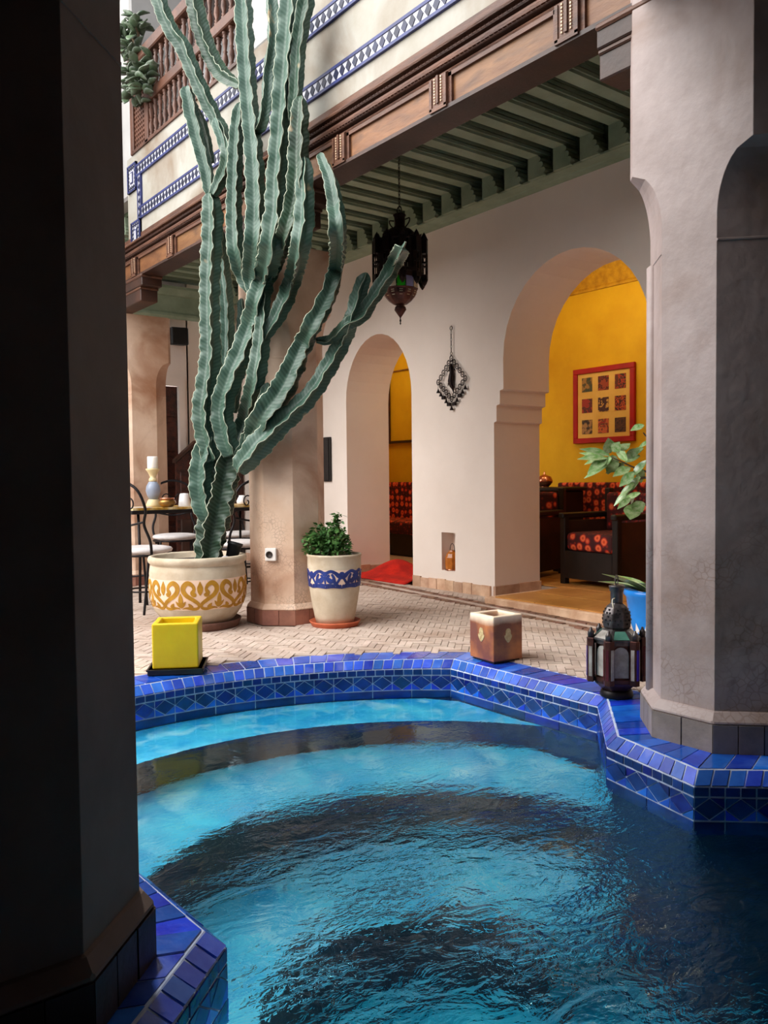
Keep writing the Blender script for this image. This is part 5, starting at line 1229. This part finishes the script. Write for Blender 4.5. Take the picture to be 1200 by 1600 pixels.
for i in range(10):
    a = 2*PI*i/10+.2; c_ = (.182*math.cos(a), .182*math.sin(a)); tw = MB()
    for dx in (-.020, .020):
        for dy in (-.020, .020): tw.cbox((c_[0]+dx*math.cos(a)-dy*math.sin(a), c_[1]+dx*math.sin(a)+dy*math.cos(a), .47), (.006, .006, .30), a)
    tw.cbox((c_[0], c_[1], .555), (.045, .045, .10), a); tw.cbox((c_[0], c_[1], .335), (.045, .045, .035), a); tw.cbox((c_[0], c_[1], .44), (.043, .043, .012), a)
    two = tw.obj('side_turret', 'iron_rust', hl)
    MB().lathe([(.030, .605), (.012, .645), (.005, .655), (.001, .662)], 8, (c_[0], c_[1], 0)).obj('turret_cap', 'iron_rust', two)
    MB().lathe([(.004, .27), (.018, .29), (.028, .318)], 8, (c_[0], c_[1], 0)).obj('turret_drop', 'iron_rust', two)
for i in range(12):
    a0, a1 = 2*PI*i/12+.03, 2*PI*(i+1)/12-.03; r_ = .135; mm = ['glass_violet', 'glass_pale', 'glass_pale', 'glass_bright_green'][i % 4]
    MB().hexa([(r_*math.cos(a), r_*math.sin(a), z) if True else None for z in (.26, .345) for a, r_ in ((a0, .125), (a1, .125), (a1, .132), (a0, .132))]).obj('glass_pane', mm, hl)
MB().lathe([(.14, .335), (.15, .345), (.168, .362)], 12, smooth=False).obj('glass_rim', 'iron_rust', hl)
MB().lathe([(.035, .145), (.05, .15), (.085, .175), (.118, .215), (.128, .25), (.135, .258), (.13, .265), (.10, .262)], 12, smooth=False).obj('lower_bowl', 'tin_red', hl)
st_ = MB()
for i in range(12):
    a = 2*PI*(i+.5)/12
    for z, r_ in ((.238, .1235), (.225, .119), (.205, .108)):
        for k in (-.07, 0, .07): st_.cbox((r_*math.cos(a+k), r_*math.sin(a+k), z), (.004, .0055, .005), a)
st_.obj('pierced_stars', 'glass_pale', hl)
MB().lathe([(.002, .04), (.006, .055), (.028, .085), (.045, .11), (.04, .13), (.025, .142), (.035, .148)], 12).obj('drop_bulb', 'tin_red', hl)
MB().lathe([(.001, 0), (.006, .01), (.003, .02), (.008, .03), (.004, .045)], 8).obj('finial', 'iron', hl)

# ---------------------------------------------------------------- blue pot and its leafy plant
BP = (4.42, 3.05)
bpt = thing('planter', 'bright blue glazed planter half behind the right pillar', 'planter', (*BP, 0))
MB().lathe([(.12, 0), (.14, .01), (.165, .12), (.185, .26), (.2, .275), (.2, .30), (.188, .31), (.18, .29), (.175, .25)], 32).obj('pot_body', 'blue_pot', bpt)
zig = MB()
for i in range(14):
    a0, a1, am = 2*PI*i/14, 2*PI*(i+1)/14, 2*PI*(i+.5)/14
    def q(a, z): r_ = surf([(.14, .01), (.165, .12), (.185, .26)], z)+.002; return (r_*math.cos(a), r_*math.sin(a), z)
    zig.add([q(a0, .02), q(a1, .02), q(am, .11)], [(0, 1, 2)])
zig.obj('painted_zigzag', 'ceramic', bpt)
MB().lathe([(.176, .26), (.1, .265), (.002, .265)], 20).obj('soil', 'soil', bpt)
lp = thing('leafy_plant', 'tall glossy leaved plant leaning out from right pillar', 'plant', (*BP, .265))
base = Vector((*BP, .265))
branch = [[(1030, 890), (1035, 800), (1018, 745), (985, 728), (955, 714)], [(1030, 860), (1035, 760), (1022, 700), (1005, 676)], [(1030, 880), (1025, 820), (1010, 790), (992, 782)], [(1018, 745), (1000, 748), (985, 755)]]
for br in branch:
    P = [dep(x, y, 5.3)-base for x, y in br]
    if br[0][1] > 800: P = [Vector((0, 0, 0))] + P
    MB().tube(cr(P), [.010-.006*i/(len(cr(P))-1) for i in range(len(cr(P)))], 6).obj('branch', 'stem_brown', lp)
lmesh = None
leaves = [((952, 712), (906, 699), 9, 0), ((948, 716), (903, 715), 8, 1), ((952, 708), (951, 685), 11, 2), ((958, 706), (968, 690), 8, 2), ((965, 706), (985, 691), 8, 1), ((960, 712), (950, 740), 12, 3), ((955, 715), (932, 732), 9, 1), ((948, 716), (918, 738), 9, 1),
          ((940, 714), (912, 725), 6, 0), ((968, 716), (976, 706), 12, 3), ((975, 725), (946, 738), 9, 1), ((984, 730), (958, 743), 9, 1), ((990, 738), (968, 760), 8, 3), ((978, 716), (1000, 700), 8, 3), ((1000, 712), (975, 722), 7, 1), ((1005, 700), (985, 710), 7, 0),
          ((948, 728), (912, 746), 5, 1), ((1000, 745), (975, 772), 8, 0), ((995, 752), (966, 776), 6, 1), ((985, 765), (958, 790), 6, 1), ((985, 778), (965, 794), 6, 1), ((990, 788), (985, 812), 14, 3), ((992, 784), (1004, 800), 12, 3), ((990, 782), (988, 774), 12, 3), ((1006, 664), (985, 672), 7, 1), ((1010, 720), (985, 745), 7, 1), ((1015, 690), (996, 699), 7, 0),
          ((1000, 770), (975, 780), 6, 1), ((935, 715), (905, 706), 5, 0), ((998, 730), (1003, 755), 8, 3)]
for (x0, y0), (x1, y1), w, kind_ in leaves:
    d0 = 5.3+random.uniform(-.06, .06); p0, p1 = dep(x0, y0, d0), dep(x1, y1, d0+random.uniform(-.07, .07)); v = p1-p0; L = v.length
    if lmesh is None:
        vs, fs = leaf_mesh(1, .32, .25, .12); o = MB().add(vs, fs, 0, True).obj('leaf', 'leaf_plant', lp); lmesh = o.data
    else: o = link('leaf', lmesh, lp)
    X = v.normalized(); nrm = Vector((0, 0, .9))-fw*.8 if kind_ in (0, 1) else (-fw+Vector((0, 0, .4)))
    nrm = (nrm-X*nrm.dot(X)).normalized(); Y = nrm.cross(X); ws = max(w, 6)/F_PX*5.3/.32*1.0
    o.matrix_local = Matrix.Translation(p0-base) @ Matrix(((X.x*L, Y.x*ws, nrm.x*L*.6), (X.y*L, Y.y*ws, nrm.y*L*.6), (X.z*L, Y.z*ws, nrm.z*L*.6))).to_4x4()
for ang, ln, hz in ((2.6, .36, .20), (2.2, .34, .12), (3.4, .3, .16), (1.6, .3, .15), (4.5, .28, .16), (5.4, .3, .2)):
    o = link('leaf', lmesh, lp, (.02*math.cos(ang), .02*math.sin(ang), .0)); o.rotation_euler = (0, -math.atan2(hz, ln), ang); o.scale = (ln, .13, .3)
